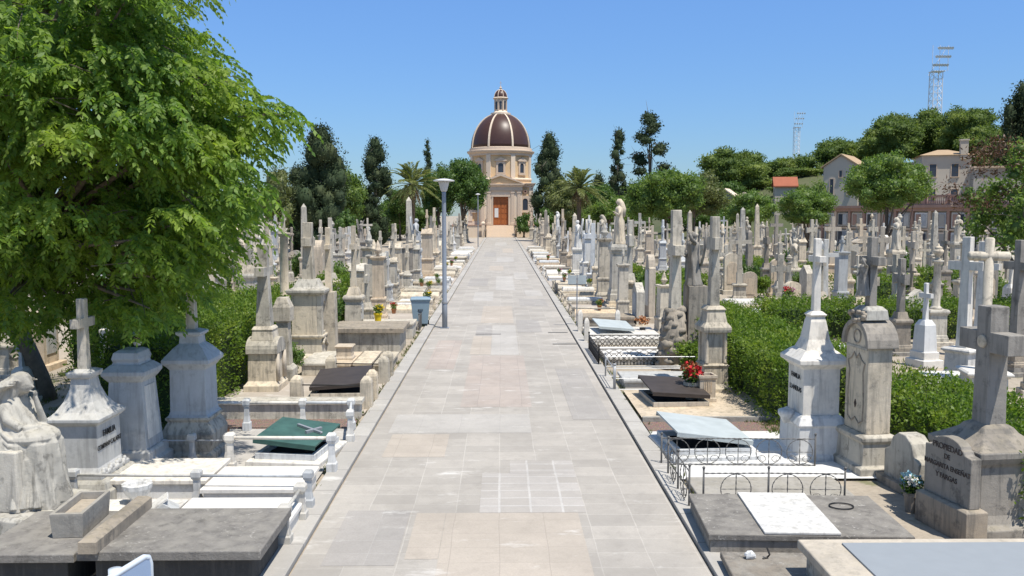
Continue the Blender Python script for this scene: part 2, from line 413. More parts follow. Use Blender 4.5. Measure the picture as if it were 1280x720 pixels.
def round_cross(z0, h, aw, r, arm=0.7):
    mb = MB(); mb.lathe([(r * 1.25, z0), (r, z0 + .06), (r * .92, z0 + h - .03), (r * .6, z0 + h)], 14)
    zc = z0 + h * arm
    mb.tube([(-aw / 2, 0, zc), (-aw / 2 + .03, 0, zc), (aw / 2 - .03, 0, zc), (aw / 2, 0, zc)], [r * .7, r * .95, r * .95, r * .7], 14)
    return mb
def flare_cross(z0, h, aw, t, arm=0.62):
    mb = cross_mb(z0, h, aw, t, arm, taper=.9, ends=.7); zc = z0 + h * arm
    rs = []
    n = 20; ro, ri = aw * .30, aw * .24
    for i in range(n):
        a = 2 * math.pi * i / n; c, s_ = math.cos(a), math.sin(a)
        rs.append([(c * ri, -t * .25, zc + s_ * ri), (c * ro, -t * .25, zc + s_ * ro), (c * ro, t * .25, zc + s_ * ro), (c * ri, t * .25, zc + s_ * ri)])
    mb.rings(rs, closed=True)
    return mb
def obelisk_mb(w, z0, h): return MB().stack([(w / 2, w / 2, z0), (w * .34, w * .34, z0 + h * .93), (.01, .01, z0 + h)])
def stele_mb(w, t, z0, h, style=0):
    hw = w / 2
    if style == 0:      # round top
        top = [(hw * math.cos(a), z0 + h - hw * .75 + hw * .75 * math.sin(a)) for a in [math.pi * i / 12 for i in range(13)]]
    elif style == 1:    # gable
        top = [(hw * 1.08, z0 + h * .78), (0, z0 + h), (-hw * 1.08, z0 + h * .78)]
    elif style == 2:    # shoulders with round crest
        top = [(hw, z0 + h * .78), (hw * .72, z0 + h * .80), (hw * .66, z0 + h * .86)] + [(hw * .6 * math.cos(a), z0 + h * .86 + h * .14 * math.sin(a)) for a in [math.pi * i / 8 for i in range(9)]] + [(-hw * .66, z0 + h * .86), (-hw * .72, z0 + h * .80), (-hw, z0 + h * .78)]
    else:               # pointed gothic
        top = [(hw * math.cos(a) ** 1.0, z0 + h * .72 + h * .28 * math.sin(a) ** .8) for a in [math.pi / 2 * i / 6 for i in range(7)]]
        top = top + [(-x, z) for x, z in top[:-1]][::-1]
    return MB().prism([(-hw, z0), (hw, z0)] + top, -t / 2, t / 2)
def urn_mb(z0, h, r, n=14):
    pr = [(.55, 0), (.6, .06), (.3, .12), (.25, .2), (.75, .38), (1, .55), (.95, .64), (.6, .72), (.72, .76), (.55, .84), (.2, .9), (.22, .95), (.05, 1)]
    return MB().lathe([(a * r, z0 + b * h) for a, b in pr], n)
def flame_mb(z0, h, r):
    pr = [(.6, 0), (.35, .12), (.8, .3), (.9, .4), (.85, .45), (.55, .5), (.6, .62), (.4, .78), (.18, .92), (.03, 1)]
    return MB().lathe([(a * r, z0 + b * h) for a, b in pr], 12, mod=lambda a, z: 1 + .1 * math.sin(3 * a + z * 9))
def arch(w, zs, ra, n=8, x=0, pointed=False):
    """points of an opening from right spring to left spring"""
    if not pointed: return [(x + w / 2 * math.cos(math.pi * i / n), zs + ra * math.sin(math.pi * i / n)) for i in range(n + 1)]
    q = [(w / 2 * (1 - (i / n) ** 1.8), zs + ra * math.sin(math.pi / 2 * i / n)) for i in range(n + 1)]
    return [(x + a, b) for a, b in q] + [(x - a, b) for a, b in q[:-1]][::-1]
def arched_wall(w, z0, h, ow, oz, oh, ra, y0, y1, pointed=False, gable=0.0):
    """wall in x-z with an arched opening, thickness y0..y1"""
    A_ = [(ow / 2, oz)] + arch(ow, oz + oh, ra, 6, 0, pointed) + [(-ow / 2, oz)]
    m = len(A_) // 2; mid = A_[m]
    mb = MB()
    right = [(ow / 2, z0), (w / 2, z0), (w / 2, z0 + h), (0, z0 + h + gable), (mid[0], mid[1])] + A_[:m][::-1]
    left = [(-x, z) for x, z in right][::-1]
    mb.prism(right, y0, y1); mb.prism(left, y0, y1)
    if oz > z0 + .01: mb.box(-ow / 2 + .001, y0, z0, ow / 2 - .001, y1, oz - .002)
    return mb
def figure_mb(z0, h, rng, pose='veil', wings=False, n=26):
    """a draped standing figure, one surface of robe rings with folds; head, arms and hair grow out of it"""
    ph = rng.uniform(0, 6); lean = rng.uniform(-.03, .03)
    pr = [(.20, 0), (.195, .03), (.165, .15), (.150, .28), (.148, .40), (.142, .5), (.118, .6), (.125, .68), (.138, .75), (.125, .80), (.07, .835), (.045, .85), (.045, .87)]
    rs = []
    for r, z in pr:
        k = 1 if z < .6 else .35
        rs.append([((r * h * 1.02 * (1 + .13 * k * math.sin(7 * a + ph + z * 5) + .06 * k * math.sin(13 * a + ph * 2 - z * 8))) * math.cos(a) + lean * h * z,
                    (r * h * .78 * (1 + .13 * k * math.sin(7 * a + ph + z * 5) + .06 * k * math.sin(13 * a + ph * 2))) * math.sin(a) - .03 * h * z, z0 + z * h)
                   for a in [2 * math.pi * i / n for i in range(n)]])
    mb = MB().rings(rs); hx, hy = lean * h, -.05 * h
    mb.ell((hx, hy, z0 + .925 * h), (.052 * h, .06 * h, .072 * h), 12, 9)
    mb.ell((hx, hy + .02 * h, z0 + .93 * h), (.064 * h, .062 * h, .074 * h), 10, 8)
    mb.tube([(hx, hy - .058 * h, z0 + .935 * h), (hx, hy - .072 * h, z0 + .915 * h)], [.006 * h, .012 * h], 5)
    if pose == 'veil': mb.tube([(hx, hy + .02 * h, z0 + .97 * h), (hx, hy + .07 * h, z0 + .9 * h), (hx, hy + .10 * h, z0 + .78 * h), (hx, hy + .1 * h, z0 + .6 * h)], [.05 * h, .07 * h, .1 * h, .08 * h], 10)
    for sx in (-1, 1):
        s0 = (sx * .12 * h + hx, -.02 * h, z0 + .78 * h)
        if pose == 'raise' and sx > 0: P = [s0, (.18 * h, -.1 * h, z0 + .86 * h), (.17 * h, -.16 * h, z0 + 1.02 * h)]
        elif pose == 'veil': P = [s0, (sx * .16 * h, -.05 * h, z0 + .64 * h), (sx * .03 * h, -.15 * h, z0 + .70 * h)]
        else: P = [s0, (sx * .17 * h, -.03 * h, z0 + .62 * h), (sx * .12 * h, -.14 * h, z0 + .52 * h)]
        mb.tube(P, [.042 * h, .036 * h, .02 * h], 8)
        for q in range(4):
            e = Vector(P[-1]) + Vector(((q - 1.5) * .008 * h, -.01 * h, .0)); mb.tube([P[-1], e + Vector((0, -.018 * h, .02 * h)), e + Vector((0, -.03 * h, .045 * h if pose == 'raise' else .01 * h))], [.008 * h, .006 * h, .004 * h], 4)
    if wings:
        for sx in (-1, 1):
            rs = []
            for i in range(9):
                t = i / 8; x = sx * h * (.05 + .20 * math.sin(math.pi * t * .8)); z = z0 + h * (.36 + .80 * t - .1 * t * t)
                wd = h * .13 * math.sin(math.pi * min(1, t * .9 + .12)) + .01; y = .11 * h + .05 * h * t
                rs.append([(x - wd * .5, y, z), (x, y - .025 * h, z - wd * .2), (x + wd * .5, y, z + wd * .3), (x, y + .03 * h, z + .01)])
            mb.rings(rs)
    return mb
def rockpile_mb(w, h, rng, top=0.35):
    mb = MB(); n = 46
    for i in range(n):
        t = i / n; r = w / 2 * (1 - t * (1 - top)); a = i * 2.4; s_ = rng.uniform(.10, .15) * w
        mb.ell((math.cos(a) * r * .72, math.sin(a) * r * .72, t * h + s_ * .4), (s_ * 1.25, s_ * 1.2, s_ * .9), 8, 6, .14, rng.uniform(0, 9))
    mb.lathe([(w * .42, 0), (w * .36, h * .5), (w * .2 * (1 + top), h)], 10)
    return mb
def lettering(txt, size, parent, loc, rot=(90, 0, 0), m='letter', depth=.003, name='lettering', align='CENTER', sp=1.0):
    c = bpy.data.curves.new('lettering', 'FONT'); c.body = txt; c.size = size; c.extrude = depth; c.align_x = align; c.space_character = sp; c.offset = size * .012
    o = bpy.data.objects.new('tmp_text', c); COL.objects.link(o); bpy.context.view_layer.update()
    me = bpy.data.meshes.new_from_object(o.evaluated_get(bpy.context.evaluated_depsgraph_get()))
    bpy.data.objects.remove(o)
    q = finish(me, name, m, parent); me.materials.clear(); me.materials.append(MATS[m])
    q.location = loc; q.rotation_euler = tuple(R(a) for a in rot)
    return q

# each generator gives [(part name, MB, material override or None, smooth, sub_of or None)]
def g_cross(r, h, face=False):
    ph = h * r.uniform(.36, .48); w = r.uniform(.42, .58); d = w * r.uniform(.8, 1); n = r.choice([1, 2])
    P = [('base_step', steps(w * 1.7, d * 1.7, 0, n, .13), None, 0)]
    z = n * .13; P.append(('pedestal', pedestal(w, d, z, ph - z), None, 0))
    if r.random() < .5: P.append(('plaque', MB().cbox(0, -d / 2 - .012, z + (ph - z) * .32, w * .62, .03, (ph - z) * .42), 'marble_grey', 0))
    q = r.random(); t = r.uniform(.15, .2)
    z2 = ph + (h * .07)
    if r.random() < .6:
        gm = MB()
        for i in range(11): gm.ell((w * .34 * math.cos(math.pi * i / 10), -d / 2 * 1.02, z + (ph - z) * .62 - .12 * math.sin(math.pi * i / 10)), (.035, .03, .035), 6, 5)
        P.append(('carved_garland', gm, None, 1))
    P.append(('cross_foot', MB().stack([(w * .42, d * .42, ph - .002), (w * .36, d * .36, ph + h * .03), (t * .8, t * .8, z2)]), None, 0))
    if q < .62: P.append(('cross', cross_mb(z2 - .002, h - z2, r.uniform(.72, 1.0), t * .85, r.uniform(.62, .72), taper=r.choice([.7, .85, 1])), None, 0))
    elif q < .8: P.append(('cross', round_cross(z2 - .002, h - z2, .75, t * .5), None, 1))
    else: P.append(('cross', flare_cross(z2 - .002, h - z2, .8, t), None, 0))
    return P
def g_tallcross(r, h):
    w = r.uniform(.48, .64); P = [('base_step', steps(w * 1.5, w * 1.4, 0, 2, .12), None, 0)]
    P.append(('pedestal', pedestal(w, w * .9, .24, h * .2), None, 0)); z = .24 + h * .2
    t = r.uniform(.19, .26)
    P.append(('cross', cross_mb(z - .002, h - z, r.uniform(.85, 1.15), t, .74, taper=.72), None, 0))
    return P
def g_obelisk(r, h):
    w = r.uniform(.5, .7); ph = h * .33
    return [('base_step', steps(w * 1.7, w * 1.7, 0, 2, .12), None, 0), ('pedestal', pedestal(w, w, .24, ph - .24), None, 0), ('obelisk_shaft', obelisk_mb(w * .72, ph - .002, h - ph), None, 0)]
def g_column(r, h):
    w = r.uniform(.5, .65); ph = h * .36; cr = w * .24; top = h * .84
    P = [('base_step', steps(w * 1.6, w * 1.6, 0, 1, .16), None, 0), ('pedestal', pedestal(w, w, .16, ph - .16), None, 0),
         ('column', MB().lathe([(cr * 1.5, ph - .002), (cr * 1.5, ph + .05), (cr * 1.15, ph + .09), (cr, ph + .13), (cr * .86, top - .12), (cr * 1.1, top - .09), (cr * 1.4, top - .03), (cr * 1.4, top)], 16), None, 1)]
    P.append(('urn', urn_mb(top - .002, h - top, cr * 1.3), None, 1) if r.random() < .6 else ('cross', cross_mb(top - .002, h - top, .34, .07, .6), None, 0))
    return P
def g_shrine(r, h):
    w = r.uniform(.62, .82); d = w * .8; bh = h * .3; wh = h * .34; z = bh
    P = [('base_step', steps(w * 1.35, d * 1.5, 0, 2, .13), None, 0), ('pedestal', pedestal(w, d, .26, bh - .26, base=1.08, cap=1.14), None, 0)]
    pt = r.random() < .6
    P.append(('niche_front', arched_wall(w * .94, z, wh, w * .46, z + .08, wh * .5, wh * .28, -d * .44, -d * .3, pt), None, 0))
    P.append(('niche_body', MB().box(-w * .47, -d * .298, z, w * .47, d * .44, z + wh), None, 0))
    P.append(('roof', MB().stack([(w * .56, d * .54, z + wh - .001), (w * .58, d * .56, z + wh + .05), (w * .5, d * .48, z + wh + .09)]).prism([(-w * .52, z + wh + .088), (w * .52, z + wh + .088), (0, z + wh + w * .42)], -d * .5, d * .5), None, 0))
    zt = z + wh + w * .40
    P.append(('cross', cross_mb(zt - .05, h - zt + .05, (h - zt) * .6, .13, .66), None, 0))
    return P
def g_stele(r, h):
    w = r.uniform(.6, .9); t = r.uniform(.2, .32); b = .18
    P = [('base_step', steps(w * 1.25, t * 2.2, 0, 1, b), None, 0), ('headstone', stele_mb(w, t, b - .002, h - b, r.choice([0, 1, 2, 3])), None, 0),
         ('plaque', stele_mb(w * .66, .03, b + h * .16, h * .52, r.choice([0, 2])).__class__().join(stele_mb(w * .66, .03, b + h * .16, h * .52, 0), Matrix.Translation((0, -t / 2 - .008, 0))), r.choice(['marble_white', 'marble_grey', 'sandstone']), 0)]
    return P
def g_statue(r, h):
    w = r.uniform(.55, .7); fh = min(1.5, h * .45); ph = h - fh
    return [('base_step', steps(w * 1.6, w * 1.6, 0, 2, .12), None, 0), ('pedestal', pedestal(w, w, .24, ph - .24), None, 0),
            ('statue', figure_mb(ph - .01, fh, r, r.choice(['veil', 'down', 'raise'])), None, 1)]
def g_angel(r, h):
    w = r.uniform(.6, .75); fh = h * .45; ph = h - fh * 1.1
    return [('base_step', steps(w * 1.6, w * 1.6, 0, 1, .16), None, 0), ('pedestal', pedestal(w, w, .16, ph - .16), None, 0),
            ('statue', figure_mb(ph - .01, fh, r, r.choice(['down', 'raise']), wings=True), None, 1)]
def g_pillar(r, h):
    w = r.uniform(.5, .7); d = w * .85; z = h * .8
    P = [('base_step', steps(w * 1.4, d * 1.4, 0, 1, .16), None, 0),
         ('pillar', MB().stack(pedprof(w, d, .16, h * .30 - .16, cap=1.08)).stack([(w * .42, d * .42, h * .3 - .002), (w * .40, d * .40, z - .14), (w * .46, d * .46, z - .1), (w * .55, d * .55, z - .04), (w * .55, d * .55, z)]), None, 0)]
    P.append(('flame_urn', flame_mb(z - .002, h - z, w * .26), None, 1) if r.random() < .6 else ('cross', cross_mb(z - .002, h - z, (h - z) * .62, .1, .66), None, 0))
    return P
def g_rock(r, h):
    z = h * .42
    return [('rock_pile', rockpile_mb(.95, z, r), None, 1), ('cross', cross_mb(z * .9, h - z * .9, h * .25, .17, .68, taper=.85), None, 0)]
def g_small(r, h):
    w = .5
    return [('base_step', steps(w * 1.3, w * 1.1, 0, 2, .16, .07), None, 0), ('pedestal', MB().stack([(w * .42, w * .36, .318), (w * .36, w * .3, h * .5), (w * .2, w * .2, h * .56)]), None, 0),
            ('cross', cross_mb(h * .56 - .002, h * .44, h * .24, .09, .66), None, 0)]
GEN = dict(cross=(g_cross, 'cross_monument', 'cross', 'cross on a moulded pedestal'), tallcross=(g_tallcross, 'tall_cross', 'cross', 'tall plain cross on a low plinth'),
           obelisk=(g_obelisk, 'obelisk_monument', 'obelisk', 'tapering obelisk on a pedestal'), column=(g_column, 'column_monument', 'column', 'slim column monument on a pedestal'),
           shrine=(g_shrine, 'shrine_monument', 'shrine', 'gabled niche shrine with cross'), stele=(g_stele, 'headstone_slab', 'headstone', 'upright headstone with plaque'),
           statue=(g_statue, 'statue_monument', 'statue', 'robed statue on a pedestal'), angel=(g_angel, 'angel_monument', 'statue', 'winged angel on a pedestal'),
           pillar=(g_pillar, 'pillar_monument', 'pillar', 'square pillar monument with finial'), rock=(g_rock, 'rock_monument', 'cross', 'cross rising from a rock pile'),
           small=(g_small, 'small_cross', 'cross', 'small stepped cross'))
COLN = {'limestone': 'pale beige', 'limestone_grey': 'grey', 'limestone_dark': 'dark stained', 'sandstone': 'tan', 'marble_white': 'white', 'marble_clean': 'bright white', 'marble_grey': 'bluish grey', 'slab_dark': 'dark mottled', 'concrete': 'plain grey', 'black_stone': 'blackened'}
def monument(kind, loc, h, rz, mat, label, group=None, seed=0, parts=True, bevel=0.0, lib={}):
    r = random.Random(seed); gen, name, cat, _ = GEN[kind]
    P = gen(r, h)
    if parts:
        t = thing(name, label, cat, loc, rz, group)
        for nm, mb, mo, sm in P: mb.build(nm, mo or mat, t, bool(sm), 0 if sm else bevel)
        return t
    m = MB()
    for nm, mb, mo, sm in P: m.add(mb.v, mb.f)
    o = m.build(name, mat); o.location = loc; o.rotation_euler = (0, 0, rz)
    return tag(o, label, cat, group)
# proto library: unit copies, copied with their parts
LIB = {}
HT = dict(cross=3.2, tallcross=3.6, obelisk=4.2, column=3.6, shrine=3.5, stele=1.8, statue=3.6, angel=3.8, pillar=3.0, rock=3.2, small=1.7)
def place(kind, var, loc, h, rz, mat, label, group, parts=True):
    key = (kind, var, parts)
    if key not in LIB:
        o = monument(kind, (0, 0, 0), HT[kind], 0, mat, label, group, seed=hash((len(kind), ord(kind[0]), ord(kind[-1]), var)) & 0xffff, parts=parts)
        LIB[key] = o; c = o; fresh = True
    else:
        src = LIB[key]; c = src.copy(); COL.objects.link(c)
        for ch in src.children:
            q = ch.copy(); COL.objects.link(q); q.parent = c
    for q in ([c] if c.type == 'MESH' else list(c.children)):
        if q.type == 'MESH' and q.name.split('.')[0] != 'plaque':
            q.material_slots[0].link = 'OBJECT'; q.material_slots[0].material = MATS[mat]
    k = h / HT[kind]
    c.location = loc; c.rotation_euler = (rnd.uniform(-.012, .012), rnd.uniform(-.012, .012), rz + rnd.uniform(-.05, .05)); c.scale = (k ** .5, k ** .5, k)
    c['label'] = label; c['category'] = GEN[kind][2]
    if group: c['group'] = group
    elif 'group' in c: del c['group']
    return c

# ---------------------------------------------------------------- tombs, rails, pots
def tomb_parts(w, l, h, r, style=0):
    """flat tomb, long side along y"""
    P = [('kerb_frame', MB().box(-w / 2, -l / 2, 0, w / 2, l / 2, h * .45), None)]
    if style == 0: P.append(('lid', MB().stack([(w / 2 - .06, l / 2 - .06, h * .45 - .001), (w / 2 - .06, l / 2 - .06, h * .75), (w / 2 - .02, l / 2 - .02, h * .78), (w / 2 - .02, l / 2 - .02, h * .97), (w / 2 - .035, l / 2 - .035, h)]), None))
    elif style == 1:
        P.append(('lid', MB().stack([(w / 2 - .08, l / 2 - .08, h * .45 - .001), (w / 2 - .08, l / 2 - .08, h * .6)]), None))
        P.append(('top_panel', MB().stack([(w / 2 - .2, l / 2 - .2, h * .6 - .001), (w / 2 - .2, l / 2 - .2, h * .8), (w / 2 - .24, l / 2 - .24, h)]), 'marble_white'))
    else: P.append(('lid', MB().prism([(-w / 2 + .05, h * .449), (w / 2 - .05, h * .449), (w / 2 - .05, h * .6), (0, h), (-w / 2 + .05, h * .6)], -l / 2 + .05, l / 2 - .05), None))
    return P
TL = {}
def place_tomb(var, loc, rz, mat, label, group, sc=(1, 1, 1)):
    if var not in TL:
        r = random.Random(var); t = thing('grave_slab', label, 'grave slab', loc, rz, group)
        for nm, mb, mo in tomb_parts(1.25, 2.3, .38, r, var % 3): mb.build(nm, mo or mat, t, False, .012)
        TL[var] = t; c = t
    else:
        s_ = TL[var]; c = s_.copy(); COL.objects.link(c)
        for ch in s_.children: q = ch.copy(); COL.objects.link(q); q.parent = c
    for q in c.children:
        if not q.name.startswith('top_panel'): q.material_slots[0].link = 'OBJECT'; q.material_slots[0].material = MATS[mat]
    c.location = loc; c.rotation_euler = (0, 0, rz); c.scale = sc; c['label'] = label; c['category'] = 'grave slab'; c['group'] = group
    return c
def post_mb(h, w=.12, ball=True):
    m = MB().stack([(w * .62, w * .62, 0), (w * .62, w * .62, h * .3), (w * .5, w * .5, h * .33), (w * .36, w * .36, h * .5), (w * .36, w * .36, h * .76), (w * .5, w * .5, h * .8), (w * .58, w * .58, h * .84), (w * .58, w * .58, h * .95), (w * .4, w * .4, h)])
    return m
def post_fat(h, w=.2): return MB().stack([(w * .5, w * .5, 0), (w * .48, w * .48, h * .82), (w * .42, w * .42, h * .9), (w * .2, w * .2, h)])
def railing(pts, h, label, mat, group=None, rails=(.8,), pw=.12, rr=.025, fat=False, railmat=None, name='stone_railing', cat='railing'):
    """posts at the points, rails between them"""
    c = Vector((sum(p[0] for p in pts) / len(pts), sum(p[1] for p in pts) / len(pts), 0)); t = thing(name, label, cat, c, 0, group)
    for p in pts:
        o = (post_fat(h, pw) if fat else post_mb(h, pw)).build('post', mat, t, False, .006); o.location = (p[0] - c.x, p[1] - c.y, 0)
    for a, b in zip(pts, pts[1:]):
        for k in rails:
            MB().tube([(a[0] - c.x, a[1] - c.y, h * k), (b[0] - c.x, b[1] - c.y, h * k)], rr, 8).build('rail', railmat or mat, t, True)
    return t
def iron_fence(pts, h, label, mat='iron', group=None, style=0, twist=False, r=.012):
    c = Vector((sum(p[0] for p in pts) / len(pts), sum(p[1] for p in pts) / len(pts), 0)); t = thing('iron_fence', label, 'fence', c, 0, group)
    for p in pts:
        q = MB().tube([(p[0] - c.x, p[1] - c.y, 0), (p[0] - c.x, p[1] - c.y, h * 1.08)], r * 1.7, 8).ell((p[0] - c.x, p[1] - c.y, h * 1.1), r * 2.6, 8, 6); q.build('post', mat, t, True)
    for a, b in zip(pts, pts[1:]):
        a_ = Vector((a[0] - c.x, a[1] - c.y, 0)); b_ = Vector((b[0] - c.x, b[1] - c.y, 0)); L = (b_ - a_).length; u = (b_ - a_) / L
        def W(s_, z): return a_ + u * s_ + Vector((0, 0, z))
        def rope(P, rad):
            P = [Vector(p) for p in P]
            if not twist: return MB().tube(P, rad, 6)
            q = MB(); out = []
            for i in range(len(P) - 1):
                n = max(2, int((P[i + 1] - P[i]).length / .045))
                for k in range(n): out.append(P[i].lerp(P[i + 1], k / n))
            out.append(P[-1])
            q.tube(out, [rad * (1.5 if i % 2 else .75) for i in range(len(out))], 6)
            return q
        for k in (.12, .95): rope([W(0, h * k), W(L, h * k)], r).build('rail', mat, t)
        m = MB(); n = max(1, int(L / .5))
        if style == 0:      # plain bars
            nb = max(2, int(L / .13))
            for i in range(1, nb): m.tube([W(L * i / nb, h * .1), W(L * i / nb, h * 1.02)], r * .7, 5)
        elif style == 3: m.tube([W(0, h * .55), W(L, h * .55)], r * .8, 6)
        elif style == 1:    # circles and curls of twisted wire
            for i in range(n):
                x0 = L * (i + .5) / n; ra = min(L / n * .46, h * .40); zc = h * .53
                m.join(rope([W(x0 + ra * math.cos(q), zc + ra * math.sin(q)) for q in [2 * math.pi * k / 20 for k in range(21)]], r * .7))
                m.join(rope([W(x0, h * .12), W(x0, h * .95)], r * .7)); m.join(rope([W(x0 - ra, zc), W(x0 + ra, zc)], r * .6))
                for sx in (-1, 1): m.join(rope([W(x0 + sx * ra * .45 * (1 - q / 9) * math.cos(q * .9) + sx * ra * .5, zc * .55 + ra * .4 * (1 - q / 9) * math.sin(q * .9)) for q in range(8)], r * .5))
        else:               # overlapping arches
            for i in range(n * 2 + 1):
                x0 = L * i / (n * 2)
                for ra in (.80, .62, .44, .26):
                    P = [W(min(L, max(0, x0 + ra * h * math.cos(q))), h * .1 + ra * h * 1.05 * math.sin(q)) for q in [math.pi * k / 12 for k in range(13)]]
                    m.tube(P, r * .7, 5)
        m.build('infill', mat, t)
    return t
def flowers(P, n, sz, mat, rng, parent, name='flower_head', sq=.8):
    c = np.array(P); pts = c + sphere_dirs(n, rng) * rng.random((n, 1)) ** .4 * np.array([sz, sz, sz * sq])
    V = []; F = []
    for k in range(3):
        v, f = cards(pts, sz * .42, rng, .9, (0, 0, .4), .2); F.append(f + sum(len(x) for x in V)); V.append(v)
    return npmesh(np.concatenate(V), np.concatenate(F), name, mat, parent)
def bouquet(loc, label, cols, sz=.16, pot='terracotta', ph=.22, pr=.11, green='leaf_mid', cat='flower pot', name='flower_pot', seed=1, potmb=None):
    rng = np.random.default_rng(seed); t = thing(name, label, cat, loc)
    (potmb or MB().lathe([(pr * .7, 0), (pr * .95, ph * .8), (pr * 1.1, ph * .82), (pr * 1.1, ph), (pr * .9, ph), (pr * .85, ph * .9)], 16)).build('pot', pot, t, False)
    if green:
        v, f = cards(np.array((0, 0, ph + sz * .5)) + sphere_dirs(160, rng) * sz * .8 * rng.random((160, 1)) ** .4, sz * .55, rng, .4, (0, 0, .3)); npmesh(v, f, 'foliage', green, t)
    for i, c_ in enumerate(cols):
        a = i * 2.4; flowers((math.cos(a) * sz * .35, math.sin(a) * sz * .35, ph + sz * (.9 + .2 * (i % 2))), 26, sz * .7, c_, rng, t)
    return t
# ---------------------------------------------------------------- vegetation
def hedge(poly_boxes, label, seed, leaf=.075, dens=620, mat='leaf_hedge', group='clipped hedges between the grave rows', name='hedge'):
    """boxes (x0,x1,y0,y1,h); leafy shell over twiggy body"""
    rng = np.random.default_rng(seed)
    bx = [(min(b[0], b[1]), max(b[0], b[1]), b[2], b[3], b[4]) for b in poly_boxes]
    cx, cy = sum(b[0] + b[1] for b in bx) / 2 / len(bx), sum(b[2] + b[3] for b in bx) / 2 / len(bx)
    t = thing(name, label, 'hedge', (cx, cy, 0), 0, group); V = []; F = []; nv = 0; core = MB()
    for (x0, x1, y0, y1, h) in bx:
        x0 -= cx; x1 -= cx; y0 -= cy; y1 -= cy
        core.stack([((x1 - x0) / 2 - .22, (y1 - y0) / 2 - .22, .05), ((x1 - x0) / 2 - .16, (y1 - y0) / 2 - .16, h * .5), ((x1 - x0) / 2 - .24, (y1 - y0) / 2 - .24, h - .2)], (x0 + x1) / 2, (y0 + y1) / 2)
        ar = [(x1 - x0) * (y1 - y0), (y1 - y0) * h, (y1 - y0) * h, (x1 - x0) * h, (x1 - x0) * h]
        for k, a in enumerate(ar):
            n = int(a * dens); u, v_ = rng.random(n), rng.random(n); dep = rng.random(n) ** 1.6 * .26
            if k == 0: p = np.stack([x0 + u * (x1 - x0), y0 + v_ * (y1 - y0), h - dep], 1); d = (0, 0, 1)
            elif k < 3: p = np.stack([(x0 + dep if k == 1 else x1 - dep), y0 + u * (y1 - y0), v_ * h], 1); d = (-1 if k == 1 else 1, 0, .3)
            else: p = np.stack([x0 + u * (x1 - x0), (y0 + dep if k == 3 else y1 - dep), v_ * h], 1); d = (0, -1 if k == 3 else 1, .3)
            if k: kp = (p[:, 2] > h * .4) | (rng.random(n) < .5); p = p[kp]; n = len(p)
            X, Y = p[:, 0] + cx, p[:, 1] + cy
            bump = .10 * np.sin(X * 3.1 + p[:, 2] * 2) * np.sin(Y * 2.7 + 1) + .07 * np.sin(X * 7 + Y * 5.3) + .06 * np.sin(Y * 11 - p[:, 2] * 8) + .05 * rng.normal(size=n)
            p = p + np.array(d) * bump[:, None]
            # rounded upper edges
            v, f = cards(p, rng.uniform(.7, 1.3, n) * leaf, rng, .55, (0, 0, .1), .15, np.broadcast_to(np.array(d) * .8, p.shape))
            V.append(v); F.append(f + nv); nv += len(v)
        n = int((x1 - x0) * (y1 - y0) * 10)     # loose sprigs on top
        for q in range(n):
            b = np.array((rng.uniform(x0, x1), rng.uniform(y0, y1), h - .05)); L = rng.uniform(.1, .3); k = 9
            p = b + np.outer(np.linspace(0, 1, k), (rng.normal() * .1, rng.normal() * .1, L)); v, f = cards(p, leaf, rng, .5, (0, 0, .2)); V.append(v); F.append(f + nv); nv += len(v)
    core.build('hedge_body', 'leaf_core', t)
    npmesh(np.concatenate(V), np.concatenate(F), 'foliage', mat, t)
    return t
leafmat('leaf_core', (0.04, 0.07, 0.018), (0.04, 0.07, 0.018), (0.03, 0.045, 0.015), 0.0, 0.9)  # hedge core coloured dark to paint the shade between the leaves
def limbs(base, tops, r0, rng, fork=.4, lean=(0, 0), n=7):
    """tapered trunk that forks into limbs"""
    mb = MB(); b = Vector(base); f = Vector((b.x + lean[0], b.y + lean[1], b.z + fork))
    k = 7; P = [b.lerp(f, i / k) + Vector((rng.normal() * r0 * .25, rng.normal() * r0 * .25, 0)) * (0 < i < k) for i in range(k + 1)]
    mb.tube(P, [r0 * (1.35 - .6 * min(1, i / 2) * .5 - .35 * i / k) for i in range(k + 1)], 10)
    for tp in tops:
        tp = Vector(tp); m = f.lerp(tp, .45) + Vector((rng.normal() * .1, rng.normal() * .1, (tp - f).length * .08))
        Q = [f - Vector((0, 0, .1)), f.lerp(m, .5) + Vector((rng.normal(), rng.normal(), 0)) * .03, m, m.lerp(tp, .5), tp]
        mb.tube(Q, [r0 * .62, r0 * .5, r0 * .36, r0 * .22, r0 * .08], n)
        for q in range(3):
            e = m.lerp(tp, rng.random()) ; e2 = e + Vector(rng.normal(size=3)) * (tp - f).length * .22
            mb.tube([m.lerp(tp, .2 + .2 * q), e.lerp(e2, .5), e2], [r0 * .18, r0 * .1, r0 * .03], 5)
    return mb
